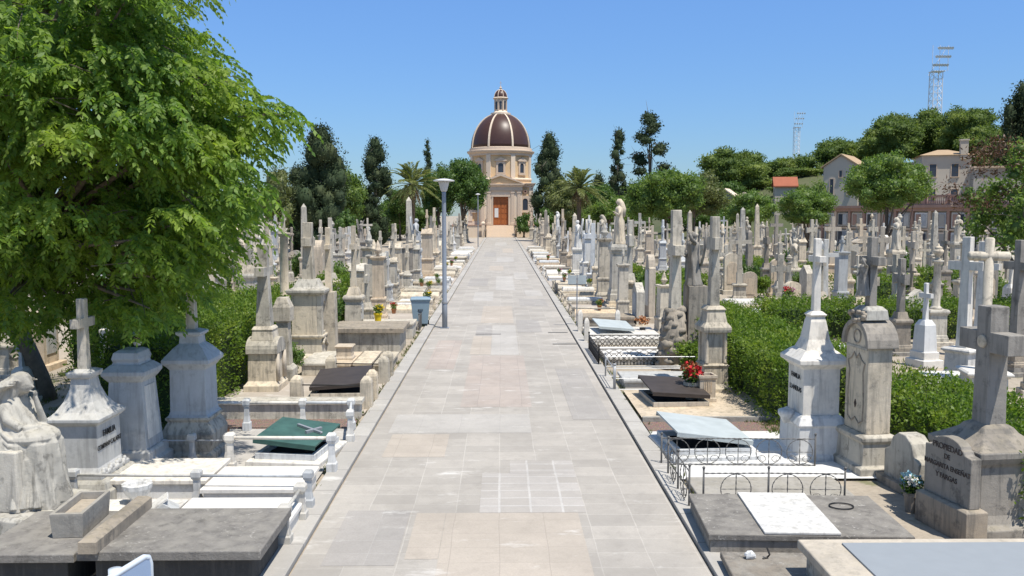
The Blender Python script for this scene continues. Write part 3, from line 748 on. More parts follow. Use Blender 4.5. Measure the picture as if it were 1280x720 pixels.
def tree(name, label, loc, hc, rad, leaf, mat, seed, nclump=34, csize=.34, per=150, tr=.16, fork=None, asp=.5, group=None, lumps=.3, flat=1.0, bark='bark', clumps=None, cat='tree', bias=(0, 0, .1), dense=2.6, core=.66):
    """hc: crown centre height, rad: crown radii"""
    rng = np.random.default_rng(seed); t = thing(name, label, cat, loc, 0, group)
    rx, ry, rz = rad; cl = clumps
    if cl is None:
        cl = []; d = sphere_dirs(nclump, rng)
        for i in range(nclump):
            q = .45 + .42 * rng.random(); z = d[i, 2]
            if z < -.55: z = -.55
            s_ = csize * rng.uniform(.65, 1.25)
            cl.append(((d[i, 0] * rx * q, d[i, 1] * ry * q, hc + z * rz * q), (rx * s_, ry * s_, rz * s_ * flat)))
        cl.append(((0, 0, hc), (rx * .5, ry * .5, rz * .45)))
    P, D = clump_points(cl, per * dense, rng, .5, lumps)
    P = P[P[:, 2] > .3]
    v, f = cards(P, rng.uniform(.7, 1.35, len(P)) * leaf, rng, asp * 1.15, bias, .12)
    if core: v2, f2 = cores(cl, core, seed); f = np.concatenate([f, f2 + len(v)]); v = np.concatenate([v, v2])
    npmesh(v, f, 'crown', mat, t)
    k = min(6, len(cl)); idx = np.linspace(0, len(cl) - 1, k).astype(int)
    limbs((0, 0, 0), [cl[i][0] for i in idx], tr, rng, fork or max(.5, hc - rz * .75)).build('trunk', bark, t, True)
    return t
def cypress(name, label, loc, h, r, seed, leaf=.3, group=None, n=46, mat='leaf_cypress', ragged=.35, per=60):
    rng = np.random.default_rng(seed); cl = []
    for i in range(n):
        z = (i + rng.random()) / n; env = r * (math.sin(math.pi * min(1, .12 + z * .9)) ** .7) * (1.0 if z < .5 else 1 - .45 * (z - .5)); a = rng.uniform(0, 6.28); q = env * rng.uniform(.3, .95)
        s_ = r * rng.uniform(.28, .28 + ragged); cl.append(((math.cos(a) * q, math.sin(a) * q, .6 + z * (h - .6 - s_)), (s_, s_, s_ * 1.25)))
    return tree(name, label, loc, h / 2, (r, r, h / 2), leaf, mat, seed, clumps=cl, per=per, tr=r * .13, fork=h * .3, asp=.4, group=group, cat='cypress tree', bias=(0, 0, .7))
def palm(label, loc, h, r, seed, group=None, nf=52):
    rng = np.random.default_rng(seed); t = thing('palm_tree', label, 'palm tree', loc, 0, group)
    MB().lathe([(.42, 0), (.33, .4), (.28, h * .5), (.27, h - .9), (.42, h - .5), (.45, h - .1), (.2, h + .15)], 12, mod=lambda a, z: 1 + .07 * math.sin(z * 18 + a * 3)).build('trunk', 'bark_palm', t, True)
    for dead in (0, 1):
        V = []; F = []; nv = 0; rach = MB()
        for i in range(nf if not dead else 26):
            az = i * 2.399 + rng.normal() * .1; el = R(rng.uniform(-20, 84)) if not dead else R(rng.uniform(-75, -35)); L = r * rng.uniform(.85, 1.1) * (1 if not dead else .55)
            d = np.array((math.cos(az), math.sin(az), 0)); n = 34; s_ = np.linspace(0, 1, n)
            drop = (.36 if not dead else .5) * s_ ** 2.6
            P = np.outer(s_ * L * math.cos(el), d) + np.stack([0 * s_, 0 * s_, h + s_ * L * math.sin(el) - drop * L], 1)
            T = unit(np.gradient(P, axis=0)); side = np.cross(T, (0, 0, 1.0)); side = unit(side)
            for sg in (-1, 1):
                dirs = side * sg * .75 + T * .75 + np.array((0, 0, -.12)); m = (np.sin(np.pi * (s_ * .9 + .08)) * .15 + .03) * L
                v, f = cards(P[2:], (m[2:] * 1.0).clip(.15), rng, .15, (0, 0, 0), .02, dirs[2:] * 6, .25); V.append(v); F.append(f + nv); nv += len(v)
            rach.tube([tuple(P[k]) for k in range(0, n, 4)], [.035 - .004 * k for k in range(0, len(range(0, n, 4)))], 4)
        rach.add([], [])
        npmesh(np.concatenate(V), np.concatenate(F), 'dead_frond_skirt' if dead else 'crown', 'leaf_dead' if dead else 'leaf_palm', t)
        rach.build('frond_stems', 'leaf_dead' if dead else 'leaf_olive', t)
    return t
def big_tree():
    """near tree of drooping compound leaves"""
    rng = np.random.default_rng(5); bx, by = -10.6, 20.3
    t = thing('leafy_tree', 'large spring-green tree with drooping feathery leaves overhanging the graves', 'tree', (bx, by, 0))
    cx, cy, cz = -8.6 - bx, 16.3 - by, 6.9
    cl = []
    for i in range(230):
        d = sphere_dirs(1, rng)[0]; q = rng.uniform(.35, 1.0)
        x, y, z = cx + d[0] * 5.1 * q, cy + d[1] * 4.6 * q, cz + d[2] * 4.3 * q
        cl.append((x, y, z, rng.uniform(.6, 1.15)))
    # overhanging sprays and low skirts (world x, y, z, r)
    for (x, y, z, r_) in [(-3.75, 14.5, 6.0, .75), (-4.3, 14.6, 6.1, .9), (-4.9, 14.5, 5.2, 1.0), (-5.2, 15.5, 4.2, 1.0), (-5.9, 16.5, 3.5, 1.0), (-4.6, 15.2, 4.9, .8),
                      (-6.6, 17.2, 3.0, .9), (-8.2, 17.5, 2.6, .9), (-9.6, 17.4, 2.3, .8), (-9.3, 15.6, 2.5, .8), (-8.2, 14.6, 2.9, .8), (-4.8, 13.4, 7.2, 1.0), (-5.2, 13.0, 8.6, 1.1), (-5.5, 13.4, 9.8, 1.2), (-6.8, 12.5, 9.0, 1.3), (-7.2, 12.3, 7.0, 1.3), (-5.8, 13.0, 5.6, 1.1), (-6.7, 13.3, 4.4, .9), (-8.3, 13.3, 3.9, .9), (-5.6, 13.5, 3.9, .6), (-4.4, 15.0, 5.5, 1.0), (-5.0, 16.0, 3.7, .8), (-5.4, 16.6, 3.2, .7), (-4.9, 15.2, 4.4, .9), (-6.2, 17.0, 3.0, .8), (-7.2, 17.4, 2.8, .8), (-5.9, 14.6, 4.4, .9), (-7.4, 15.8, 3.4, 1.0), (-6.6, 15.2, 4.0, 1.0), (-5.1, 14.0, 6.6, 1.2), (-6.2, 13.2, 6.4, 1.2), (-7.6, 13.6, 5.2, 1.2)]:
        cl.append((x - bx, y - by, z, r_))
    bnd = [(-300, 240), (0, 268), (60, 286), (100, 292), (135, 314), (200, 330), (250, 330), (300, 314), (350, 276), (395, 228), (430, 120), (480, 25), (520, -60)]
    def inside(x, y, z, r_):
        q = Vector((x + bx, y + by, z)) - CAM; f = q.dot(FW); X = 640 + FPX * q.dot(RT) / f; Y = 360 - FPX * q.dot(UP) / f; rp = r_ * .75 * FPX / f
        return X + rp < np.interp(Y + rp * .35, [a for a, _ in bnd], [b for _, b in bnd])
    for i in range(60):
        px, py = rng.uniform(150, 325), rng.uniform(150, 390); q = A(px, py, rng.uniform(13.2, 17.2)); cl.append((q.x - bx, q.y - by, q.z, rng.uniform(.45, .85)))
    for i in range(40):
        px, py = rng.uniform(100, 300), rng.uniform(-60, 160); q = A(px, py, rng.uniform(12.6, 16.5)); cl.append((q.x - bx, q.y - by, q.z, rng.uniform(.5, .95)))
    cl = [c for c in cl if inside(*c)] + [(-3.62 - bx, 14.0 - by, 5.9, .62), (-3.95 - bx, 14.2 - by, 6.05, .7), (-4.3 - bx, 14.2 - by, 5.7, .7)]
    B = []
    for (x, y, z, r_) in cl:
        n = int(82 * r_ ** 2); d = sphere_dirs(n, rng); q = rng.random(n) ** .5
        B.append(np.stack([x + d[:, 0] * r_ * q, y + d[:, 1] * r_ * q, z + d[:, 2] * r_ * .42 * q - .25 * r_ * q ** 2], 1))
    B = np.concatenate(B); n = len(B); out = unit((B - np.array((cx, cy, cz))) * (1, 1, .25) + rng.normal(size=(n, 3)) * 2.0)
    out[:, 2] = rng.uniform(-.5, .35, n); out = unit(out); L = rng.uniform(.22, .46, n)
    V = []; F = []; nv = 0; K = 8
    for k in range(K):
        s_ = (k + 1) / K; P = B + out * (L * s_)[:, None] + np.stack([0 * L, 0 * L, -L * .55 * s_ ** 2], 1)
        T = unit(out + np.array((0, 0, -1.5 * s_))); side = unit(np.cross(T, (0, 0, 1.0)) + .001)
        for sg in ((-1, 1) if k < K - 1 else (0,)):
            dirs = side * sg * .85 + T * .75 + np.array((0, 0, -.22))
            v, f = cards(P, rng.uniform(.075, .135, n) * (1.15 - .3 * abs(s_ - .5)), rng, .46, (0, 0, 0), .06, dirs * 3.2, .8); V.append(v); F.append(f + nv); nv += len(v)
    npmesh(np.concatenate(V), np.concatenate(F), 'crown', 'leaf_spring', t)
    f0 = (1.0 * -.35, -.9, 2.4)
    mb = MB(); mb.tube([(0, 0, -.1), (-.05, -.1, .5), (-.15, -.35, 1.2), (-.3, -.7, 1.9), f0], [.30, .23, .2, .19, .18], 12)
    for i in range(0, len(cl), 2):
        x, y, z, r_ = cl[i]; tp = Vector((x, y, z)); f = Vector(f0); m = f.lerp(tp, .5) + Vector((rng.normal() * .3, rng.normal() * .3, .5))
        mb.tube([f, f.lerp(m, .5) + Vector((0, 0, .15)), m, m.lerp(tp, .6), tp], [.12, .085, .06, .035, .01], 6)
    mb.build('trunk', 'bark_light', t, True)
    # thin twigs through the outer foliage
    tw = MB()
    for i in range(0, n, 26):
        b = Vector(B[i]); e = b + Vector(out[i]) * .25; tw.tube([b - Vector(out[i]) * .6, b, e + Vector((0, 0, -.1))], [.012, .008, .003], 4)
    tw.build('twig_foliage', 'bark', t)
    return t
# ---------------------------------------------------------------- setting
def flat(name, x0, y0, x1, y1, z, m, kind='structure', n=1):
    o = MB().box(x0, y0, z - .003, x1, y1, z).build(name, m); return tag(o, kind=kind)
g = MB().slab([(-900, -60), (900, -60), (900, 1500), (-900, 1500)], -.5, 0.0).build('ground', 'earth'); tag(g, kind='structure')
flat('path', -2.5, -4, 2.5, 158.2, .03, 'paving')
for sx in (-1, 1):
    o = MB().box(*( (2.53, -4, 0, 2.86, 157, .085) if sx > 0 else (-2.86, -4, 0, -2.53, 157, .085))).build('kerb', 'kerb_stone', None, False, .008); tag(o, kind='structure')
def patch(pxl, pxr, yt, yb, m, lvl=1):
    a = G(pxl, yb, .03); b = G(pxr, yt, .03); a2 = G(pxr, yb, .03)
    flat('paving_patch', a.x, a.y, (a2.x + b.x) / 2, b.y, .03 + .004 * lvl, m)
for i, (x0, x1, yf, yn, m) in enumerate([(-.78, 1.10, 9.45, 12.28, 'paving_tan'), (-1.2, -.79, 10.6, 12.28, 'paving_tan'), (-.31, 1.22, 12.29, 14.2, 'paving_mortar'), (.15, 1.22, 14.21, 14.95, 'paving_mortar'),
        (-2.2, .6, 16.9, 18.5, 'paving_pale'), (-.9, .68, 19.2, 26.3, 'paving_pink'), (-2.1, -1.0, 15.2, 16.8, 'paving_tan'), (-.95, -.32, 26.5, 30.5, 'paving_tan'), (-.31, .55, 26.4, 33.5, 'paving_pale'), (-.9, -.33, 30.6, 33.5, 'paving_grey'),
        (-.8, .5, 34.2, 40.5, 'paving_tan'), (.6, 1.5, 31.5, 35.2, 'paving_grey'), (-2.1, -1.3, 24.0, 29.5, 'paving_pink'), (-.3, .8, 49, 60, 'paving_pale'), (-1.4, -.4, 43, 48, 'paving_pale'),
        (.9, 2.2, 40.5, 44, 'paving_grey'), (-2, -.8, 52, 58, 'paving_grey'), (.9, 1.8, 57, 64, 'paving_pale'), (-.9, .2, 66, 72, 'paving_tan'), (-.4, 1.2, 78, 86, 'paving_pale'),
        (-1.7, -.5, 88, 98, 'paving_grey'), (.2, 1.4, 96, 108, 'paving_tan'), (-.8, .8, 118, 132, 'paving_pale'), (1.5, 2.3, 18, 24, 'paving_grey'), (1.3, 2.2, 45.5, 49, 'paving_pale'), (-2.2, -1.3, 10.4, 12.4, 'paving_grey')]):
    flat('paving_patch', x0, yf, x1, yn, .034, m)
for (x, y, L) in [(-.45, 31.0, .9), (2.05, 31.4, .7), (2.1, 28.6, .8)]:      # drain slots
    flat('drain_slot', x - L / 2, y - .07, x + L / 2, y + .07, .040, 'iron_old')
def hillz(x, y):
    u = max(0, min(1, (x - 22) / 45)); v = max(0, min(1, (y - 118) / 80)); u = u * u * (3 - 2 * u); v = v * v * (3 - 2 * v)
    return 13.0 * u * v
xs = np.linspace(18, 330, 53); ys = np.linspace(112, 420, 45)
V = np.array([(x, y, hillz(x, y) - .25 + .25 * math.sin(x * .3) * math.sin(y * .21)) for y in ys for x in xs]); nx = len(xs)
F = np.array([(j * nx + i, j * nx + i + 1, (j + 1) * nx + i + 1, (j + 1) * nx + i) for j in range(len(ys) - 1) for i in range(nx - 1)])
tag(npmesh(V, F, 'hillside', 'hill_earth'), kind='structure')

# ---------------------------------------------------------------- chapel
def chapel():
    Yf = 163.0; t = thing('domed_chapel', 'domed cemetery chapel with brown ribbed dome and ochre walls at the path end', 'chapel', (0.0, Yf, 0))
    b = lambda nm, mb, m, sm=False, bv=0.0, par=None: mb.build(nm, m, par or t, sm, bv)
    ter = MB().box(-9.5, -1.2, 0, -2.62, 14, 2.1).box(2.62, -1.2, 0, 9.5, 14, 2.1).box(-2.62, .3, 0, 2.62, 14, 2.1); b('terrace', ter, 'trim_light')
    b('terrace_coping', MB().box(-9.6, -1.3, 2.1, -2.6, 14, 2.24).box(2.6, -1.3, 2.1, 9.6, 14, 2.24).box(-2.6, .3, 2.1, 2.6, 14, 2.2), 'trim_pink')
    st = MB()
    for i in range(12): st.box(-2.6, -4.9 + i * .43, 0 if i == 0 else i * .178 - .02, 2.6, .3, (i + 1) * .178)
    b('stairs', st, 'trim_light')
    for sx in (-1, 1):
        h = b('handrail', MB().tube([(sx * 2.75, -4.9, 0), (sx * 2.75, -4.9, 1.1), (sx * 2.75, -.2, 3.3), (sx * 2.75, .1, 3.3)], .05, 8).tube([(sx * 2.75, -2.5, 1.0), (sx * 2.75, -2.5, 2.2)], .035, 6), 'iron')
        b('gate_pier', MB().stack([(.28, .28, 0), (.28, .28, 2.4), (.36, .36, 2.45), (.36, .36, 2.6), (.1, .1, 2.9)], sx * 3.2, -2.0), 'trim_light')
    # body and portico
    b('wall', MB().box(-6.0, 1.2, 2.2, 6.0, 12.5, 9.1), 'render_yellow')
    b('wall_plinth', MB().box(-6.1, 1.1, 2.2, 6.1, 12.6, 2.9), 'trim_light')
    b('cornice', MB().stack([(6.1, 5.8, 9.1), (6.15, 5.85, 9.5), (6.4, 6.1, 9.65), (6.5, 6.2, 9.9), (6.0, 5.7, 9.95)], 0, 6.8), 'trim_stone', bv=.03)
    for sx in (-1, 1):
        b('corner_pilaster', MB().cbox(sx * 5.65, 1.15, 2.9, .75, .25, 6.2), 'trim_light')
        w_ = b('window', arched_wall(1.7, 4.6, 3.0, .95, 4.95, 1.7, .45, 1.05, 1.2), 'trim_stone'); w_.location.x = sx * 4.55
        p_ = b('pane', MB().cbox(0, 1.16, 4.95, .95, .05, 2.2), 'glass_dark', par=w_)
        s_ = b('sill', MB().cbox(0, 1.0, 4.45, 1.9, .3, .14), 'trim_stone', par=w_)
        r_ = b('roundel', MB().join(MB().lathe([(.33, 0), (.36, .1), (.18, .1), (.16, 0)], 16), Matrix.Translation((sx * 4.55, 1.1, 8.35)) @ Matrix.Rotation(R(90), 4, 'X')), 'trim_pink')
    b('portico', MB().box(-3.9, 0, 2.2, -1.42, 1.18, 8.5).box(1.42, 0, 2.2, 3.9, 1.18, 8.5).box(-1.42, 0, 7.45, 1.42, 1.18, 8.5), 'trim_light')
    for sx in (-1, 1):
        for x in (3.35, 2.2): b('pilaster', MB().stack([(.36, .12, 2.2), (.36, .12, 2.6), (.3, .09, 2.65), (.28, .08, 7.9), (.36, .14, 8.05), (.38, .16, 8.48)], sx * x, -.06), 'trim_stone')
    b('entablature', MB().stack([(4.0, .75, 8.5), (4.0, .75, 9.2), (4.15, .9, 9.3), (4.35, 1.1, 9.6), (4.35, 1.1, 9.75)], 0, .5), 'trim_stone', bv=.02)
    b('pediment', MB().prism([(-4.1, 9.74), (4.1, 9.74), (0, 11.35)], -.15, 1.2), 'render_yellow')
    for sx in (-1, 1):
        q = [(sx * 4.5, 9.74), (sx * 4.1, 9.74), (0, 11.2), (0, 11.65)]; b('raking_cornice', MB().prism(q if sx > 0 else q[::-1], -.5, 1.3), 'trim_stone')
    fr = b('door_frame', MB().box(-1.62, -.1, 2.2, -1.4, .2, 7.4).box(1.4, -.1, 2.2, 1.62, .2, 7.4).box(-1.75, -.14, 7.4, 1.75, .2, 7.75), 'trim_stone')
    for sx in (-1, 1):
        d = b('door', MB().box(min(sx * .02, sx * 1.4), .35, 2.2, max(sx * .02, sx * 1.4), .45, 7.4), 'wood_door')
        m = MB()
        for i in range(5):
            for j in range(2): x0 = (.12 + j * .64); m.join(MB().box(x0, .31, 2.4 + i * .98, x0 + .5, .36, 3.2 + i * .98), Matrix.Scale(sx, 4, (1, 0, 0)) if sx < 0 else None)
        b('door_panels', m, 'wood_door', par=d)
    b('notice', MB().box(-1.15, .27, 3.6, -.45, .31, 5.3), 'paper')
    # drum
    cy = 6.9; O = R(22.5)
    b('drum', MB().lathe([(6.25, 9.9), (6.25, 10.5), (6.05, 10.9), (5.95, 11.0), (5.95, 15.2)], 8, 0, cy, O), 'render_yellow')
    b('drum_cornice', MB().lathe([(6.0, 15.1), (6.05, 15.5), (6.3, 15.65), (6.45, 15.9), (6.45, 16.05), (6.0, 16.15), (5.95, 16.6), (5.7, 16.7)], 48, 0, cy, O), 'trim_stone')
    b('drum_moulding', MB().lathe([(6.2, 10.45), (6.4, 10.6), (6.4, 10.8), (6.1, 10.95)], 8, 0, cy, O), 'trim_light')
    for i in range(8):
        a = O + i * math.pi / 4; b('drum_pilaster', MB().join(MB().box(-.42, -.12, 11.0, .42, .12, 15.2), Matrix.Translation((5.92 * math.cos(a), cy + 5.92 * math.sin(a), 0)) @ Matrix.Rotation(a + math.pi / 2, 4, 'Z')), 'trim_light')
        a = i * math.pi / 4 + math.pi / 2
        if math.sin(a) < .5:
            M = Matrix.Translation((5.52 * math.cos(a), cy + 5.52 * math.sin(a), 0)) @ Matrix.Rotation(a + math.pi / 2, 4, 'Z')
            w_ = b('window', MB().join(arched_wall(1.7, 11.7, 2.3, 1.0, 11.9, 1.35, .4, -.12, .06), M).join(MB().box(-1.0, -.25, 11.45, 1.0, .05, 11.65), M), 'trim_stone')
            hood = b('hood', MB().join(MB().prism([(-1.15, 14.0), (1.15, 14.0), (1.15, 14.15), (0, 14.75), (-1.15, 14.15)], -.3, .05), M), 'trim_stone', par=w_)
            b('pane', MB().join(MB().cbox(0, 0.0, 11.9, 1.0, .05, 1.8), M), 'glass_dark', par=w_)
    dm = [(5.72 * math.cos(q), 16.65 + 6.7 * math.sin(q)) for q in [math.pi / 2 * i / 16 for i in range(15)]]
    dome = b('dome', MB().lathe(dm, 64, 0, cy), 'dome_tile', True)
    for i in range(8):
        a = O + i * math.pi / 4; rs = []
        tx, ty = -math.sin(a), math.cos(a); wd = .17
        for r, z in dm:
            k = .55 + .45 * r / 5.72
            rs.append([((r + e) * math.cos(a) + tx * s_ * wd * k, cy + (r + e) * math.sin(a) + ty * s_ * wd * k, z + e * .3) for e, s_ in ((-.06, -1), (.16, -1), (.16, 1), (-.06, 1))])
        b('rib', MB().rings(rs), 'trim_light', par=dome)
    b('lantern', MB().lathe([(1.9, 23.0), (1.9, 23.35), (1.45, 23.45), (1.3, 23.6), (1.12, 23.8), (1.12, 25.9), (1.4, 26.0), (1.5, 26.15), (1.3, 26.3)], 16, 0, cy), 'trim_light')
    for i in range(8):
        a = i * math.pi / 4 + math.pi / 2; M = Matrix.Translation((1.1 * math.cos(a), cy + 1.1 * math.sin(a), 0)) @ Matrix.Rotation(a + math.pi / 2, 4, 'Z')
        if math.sin(a) < .5: b('lantern_window', MB().join(MB().prism([(-.2, 24.0), (.2, 24.0)] + arch(.4, 25.3, .2, 6), -.06, .05), M), 'glass_dark')
        a += O; b('lantern_pilaster', MB().join(MB().box(-.12, -.08, 23.8, .12, .1, 25.95), Matrix.Translation((1.2 * math.cos(a), cy + 1.2 * math.sin(a), 0)) @ Matrix.Rotation(a + math.pi / 2, 4, 'Z')), 'trim_stone')
    cu = [(1.28 * math.cos(q), 26.25 + 1.55 * math.sin(q)) for q in [math.pi / 2 * i / 10 for i in range(10)]]
    cup = b('cupola', MB().lathe(cu, 32, 0, cy), 'dome_tile', True)
    for i in range(8):
        a = O + i * math.pi / 4; b('rib', MB().tube([(r * 1.03 * math.cos(a), cy + r * 1.03 * math.sin(a), z) for r, z in cu], .06, 6), 'trim_light', par=cup)
    b('finial', MB().lathe([(.3, 27.7), (.2, 27.9), (.28, 28.1), (.1, 28.3), (.04, 28.7)], 10, 0, cy).box(-.03, cy - .03, 28.6, .03, cy + .03, 29.4).box(-.22, cy - .03, 29.0, .22, cy + .03, 29.07), 'trim_stone')
    return t
chapel()

# ---------------------------------------------------------------- far buildings on the right
def columbarium():
    a = A(1040, 300, 122); c = A(1300, 300, 90); d = Vector((c.x - a.x, c.y - a.y, 0)); L = d.length + 14; ang = math.atan2(d.y, d.x)
    t = thing('columbarium', 'long two storey burial niche wall with pink cornice behind the right-hand graves', 'niche wall', (a.x, a.y, 0), ang)
    MB().box(-8, .25, 0, L, 7, 5.0).build('wall', 'cream_wall', t)
    MB().box(-8.2, -.5, 5.0, L, 7.1, 5.35).box(-8.2, -.2, 4.6, L, .3, 5.0).build('cornice', 'trim_pink', t)
    MB().box(-8.1, -.12, 2.32, L, .3, 2.52).build('string_course', 'trim_stone', t)
    n = int((L + 8) / 2.9); r = random.Random(3)
    for i in range(n):
        x = -8 + i * 2.9
        MB().cbox(x, .05, 0, .42, .36, 4.6).build('pilaster', 'trim_pink' if i % 3 else 'trim_stone', t)
        for z in (.3, 2.62):
            f = MB().box(x + .42, -.02, z, x + 2.48, .24, z + 1.8).build('niche', r.choice(['marble_grey', 'marble_white', 'trim_light', 'cream_wall', 'grey_wall']), t)
            q = r.random()
            MB().box(x + .62, -.06, z + .18, x + 1.4, -.021, z + 1.6).build('niche_door', r.choice(['glass_dark', 'glass_blue', 'black_stone', 'marble_grey', 'trim_pink']), f)
            MB().box(x + 1.52, -.06, z + .18, x + 2.3, -.021, z + 1.6).build('niche_door', r.choice(['glass_dark', 'glass_blue', 'marble_grey', 'grey_wall']), f)
    bal = MB(); bal.box(0, 0, .95, 22, .28, 1.15).box(0, 0, 0, 22, .28, .14)
    for i in range(74): bal.lathe([(.07, .14), (.1, .3), (.05, .6), (.08, .95)], 6, .15 + i * .3, .14)
    for i in range(7): bal.box(i * 3.6, -.06, 0, i * 3.6 + .4, .34, 1.25)
    o = bal.build('balustrade', 'trim_pink', t); o.location = (13, .2, 5.35)
    return t
columbarium()
def win(par, x, y, z, w_, h_, yaw=0, m='glass_dark'):
    M = Matrix.Translation((x, y, z)) @ Matrix.Rotation(yaw, 4, 'Z')
    f = MB().join(MB().box(-w_ / 2 - .1, -.06, -.1, -w_ / 2, .05, h_ + .1).box(w_ / 2, -.06, -.1, w_ / 2 + .1, .05, h_ + .1).box(-w_ / 2, -.06, h_, w_ / 2, .05, h_ + .1).box(-w_ / 2 - .15, -.14, -.2, w_ / 2 + .15, .05, -.1), M).build('window', 'trim_stone', par)
    MB().join(MB().box(-w_ / 2, -.02, -.1, w_ / 2, .03, h_), M).build('pane', m, f)
def house():
    p = A(1150, 260, 128); t = thing('stucco_house', 'large grey stucco house with chimney above the burial niches', 'house', (p.x, p.y, 3.1), R(-18))
    MB().box(0, 0, 0, 6.5, 9, 9.6).build('wall', 'cream_wall', t)
    MB().box(6.5, -2, 0, 16, 9, 7.6).build('side_wing', 'grey_wall', t)
    MB().box(6.4, -2.3, 7.6, 16.3, 9, 7.85).build('wing_roof', 'trim_stone', t)
    r_ = MB().rings([[(-.4, -.4, 9.6), (6.9, -.4, 9.6), (6.9, 9.4, 9.6), (-.4, 9.4, 9.6)], [(2.6, 4.0, 10.6), (4.0, 4.0, 10.6), (4.0, 5.5, 10.6), (2.6, 5.5, 10.6)]]).build('roof', 'roof_tan', t)
    MB().box(5.0, -.3, 9.0, 6.0, .7, 11.6).box(4.9, -.4, 11.6, 6.1, .8, 11.8).build('chimney', 'cream_wall', r_)
    MB().box(9.2, -2.25, 0, 11.6, -1.99, 5.6).build('entrance_bay', 'marble_white', t)
    MB().box(12.5, -2.03, 4.2, 15.8, -1.99, 6.6).build('loggia', 'black_stone', t)
    for x, z in ((1.5, 6.6), (4.4, 6.6), (1.5, 3.0), (4.4, 3.0)): win(t, x, -.02, z, .9, 1.7)
    for x in (7.6, 13.6): win(t, x, -2.02, 2.2, .8, 1.6)
    return t
house()
def terrace_house():
    p = A(1085, 260, 138); t = thing('rear_building', 'low pale building behind the round-crowned tree on the slope', 'building', (p.x, p.y, 4.5), R(-12))
    MB().box(0, 0, 0, 9, 7, 7.4).build('wall', 'grey_wall', t); MB().box(-.2, -.3, 7.4, 9.3, 7.2, 7.7).build('roof', 'trim_light', t)
    for x in (2, 5, 7.6): win(t, x, -.02, 3.6, .9, 1.6)
terrace_house()
def gabled(px, ytop, ybot, Y, wpx, name, label, wall, roof, rz, zb):
    p = A(px, ybot, Y); w_ = wpx * Y / FPX; zt = A(px, ytop, Y).z - zb; t = thing(name, label, 'house', (p.x, p.y, zb), rz); hw = w_ / 2; e = zt * .80
    MB().prism([(-hw, 0), (hw, 0), (hw, e), (0, zt - .15), (-hw, e)], 0, w_ * 1.5).build('wall', wall, t)
    for sx in (-1, 1):
        q = [(sx * (hw + .4), e - .2), (0, zt - .1), (0, zt + .12), (sx * (hw + .4), e + .02)]; MB().prism(q if sx > 0 else q[::-1], -.3, w_ * 1.5 + .3).build('roof', roof, t)
    for x in (-.5, .5): win(t, x * hw, -.02, e * .45, w_ * .1, e * .3)
    win(t, 0, -.02, e * .8, w_ * .08, e * .12)
    return t
gabled(1050, 193, 245, 140, 42, 'hillside_chapel', 'small gabled building with tan tiled roof below the pines', 'cream_wall', 'roof_tan', R(-35), 4.0)
gabled(967, 222, 262, 158, 17, 'red_roof_house', 'small pale house with bright red roof among the far trees', 'cream_wall', 'roof_red', R(-100), 3.0)
gabled(905, 236, 262, 165, 22, 'grey_mausoleum', 'small grey gabled mausoleum beneath the distant pine canopy', 'grey_wall', 'trim_light', R(-25), 2.0)
def floodlight(px, ytop, Y, ztop_px, label, wpx, heads):
    p = A(px, 200, Y); zt = A(px, ytop, Y).z; t = thing('floodlight_tower', label, 'floodlight tower', (p.x, p.y, 0)); hw = wpx * Y / FPX / 2; r = hw * .10
    leg = [(-hw, -hw), (hw, -hw), (hw, hw), (-hw, hw)]
    hz = zt * .86
    for x, y in leg: MB().tube([(x * 1.12, y * 1.12, 0), (x, y, hz)], r, 6).build('leg', 'tower_steel', t)
    n = 22; m = MB()
    for i in range(n):
        z0, z1 = hz * i / n, hz * (i + 1) / n; k0, k1 = 1.12 - .12 * i / n, 1.12 - .12 * (i + 1) / n
        for j in range(4):
            a, b_ = leg[j], leg[(j + 1) % 4]; m.tube([(a[0] * k0, a[1] * k0, z0), (b_[0] * k1, b_[1] * k1, z1)], r * .5, 4); m.tube([(a[0] * k1, a[1] * k1, z1), (b_[0] * k1, b_[1] * k1, z1)], r * .5, 4)
    m.build('lattice', 'tower_steel', t)
    hd = MB(); hd.box(-hw * 1.2, -hw * 1.2, hz, hw * 1.6, hw * 1.2, hz + r * 1.5)
    for k in range(3): hd.box(-hw * (1.6 - k * .5), -hw * 1.4, hz + (zt - hz) * (.25 + .33 * k), hw * (1.6 + .5 * k), -hw * 1.2, hz + (zt - hz) * (.25 + .33 * k) + r)
    for sx in (-1.6, 0, 1.9): hd.tube([(sx * hw, -hw * 1.3, hz), (sx * hw, -hw * 1.3, zt)], r * .6, 5)
    hd.tube([(-hw * 2.4, -hw * 1.3, hz - hw), (hw * 1.2, -hw * 1.3, zt - hw)], r * .6, 5); hd.build('head_frame', 'tower_steel', t)
    for k in range(3):
        for j in range(heads):
            x = -hw * (1.4 - k * .5) + j * hw * 2.9 / (heads - 1); z = hz + (zt - hz) * (.25 + .33 * k)
            MB().join(MB().lathe([(r * .6, 0), (hw * .33, -hw * .35), (hw * .35, -hw * .42)], 10), Matrix.Translation((x, -hw * 1.5, z)) @ Matrix.Rotation(R(-60), 4, 'X')).build('lamp_head', 'tower_steel', t)
floodlight(1166, 58, 300, 0, 'tall white lattice floodlight tower rising behind the pines', 11, 6)
floodlight(995, 140, 380, 0, 'smaller white lattice floodlight tower beyond the middle pines', 6, 4)

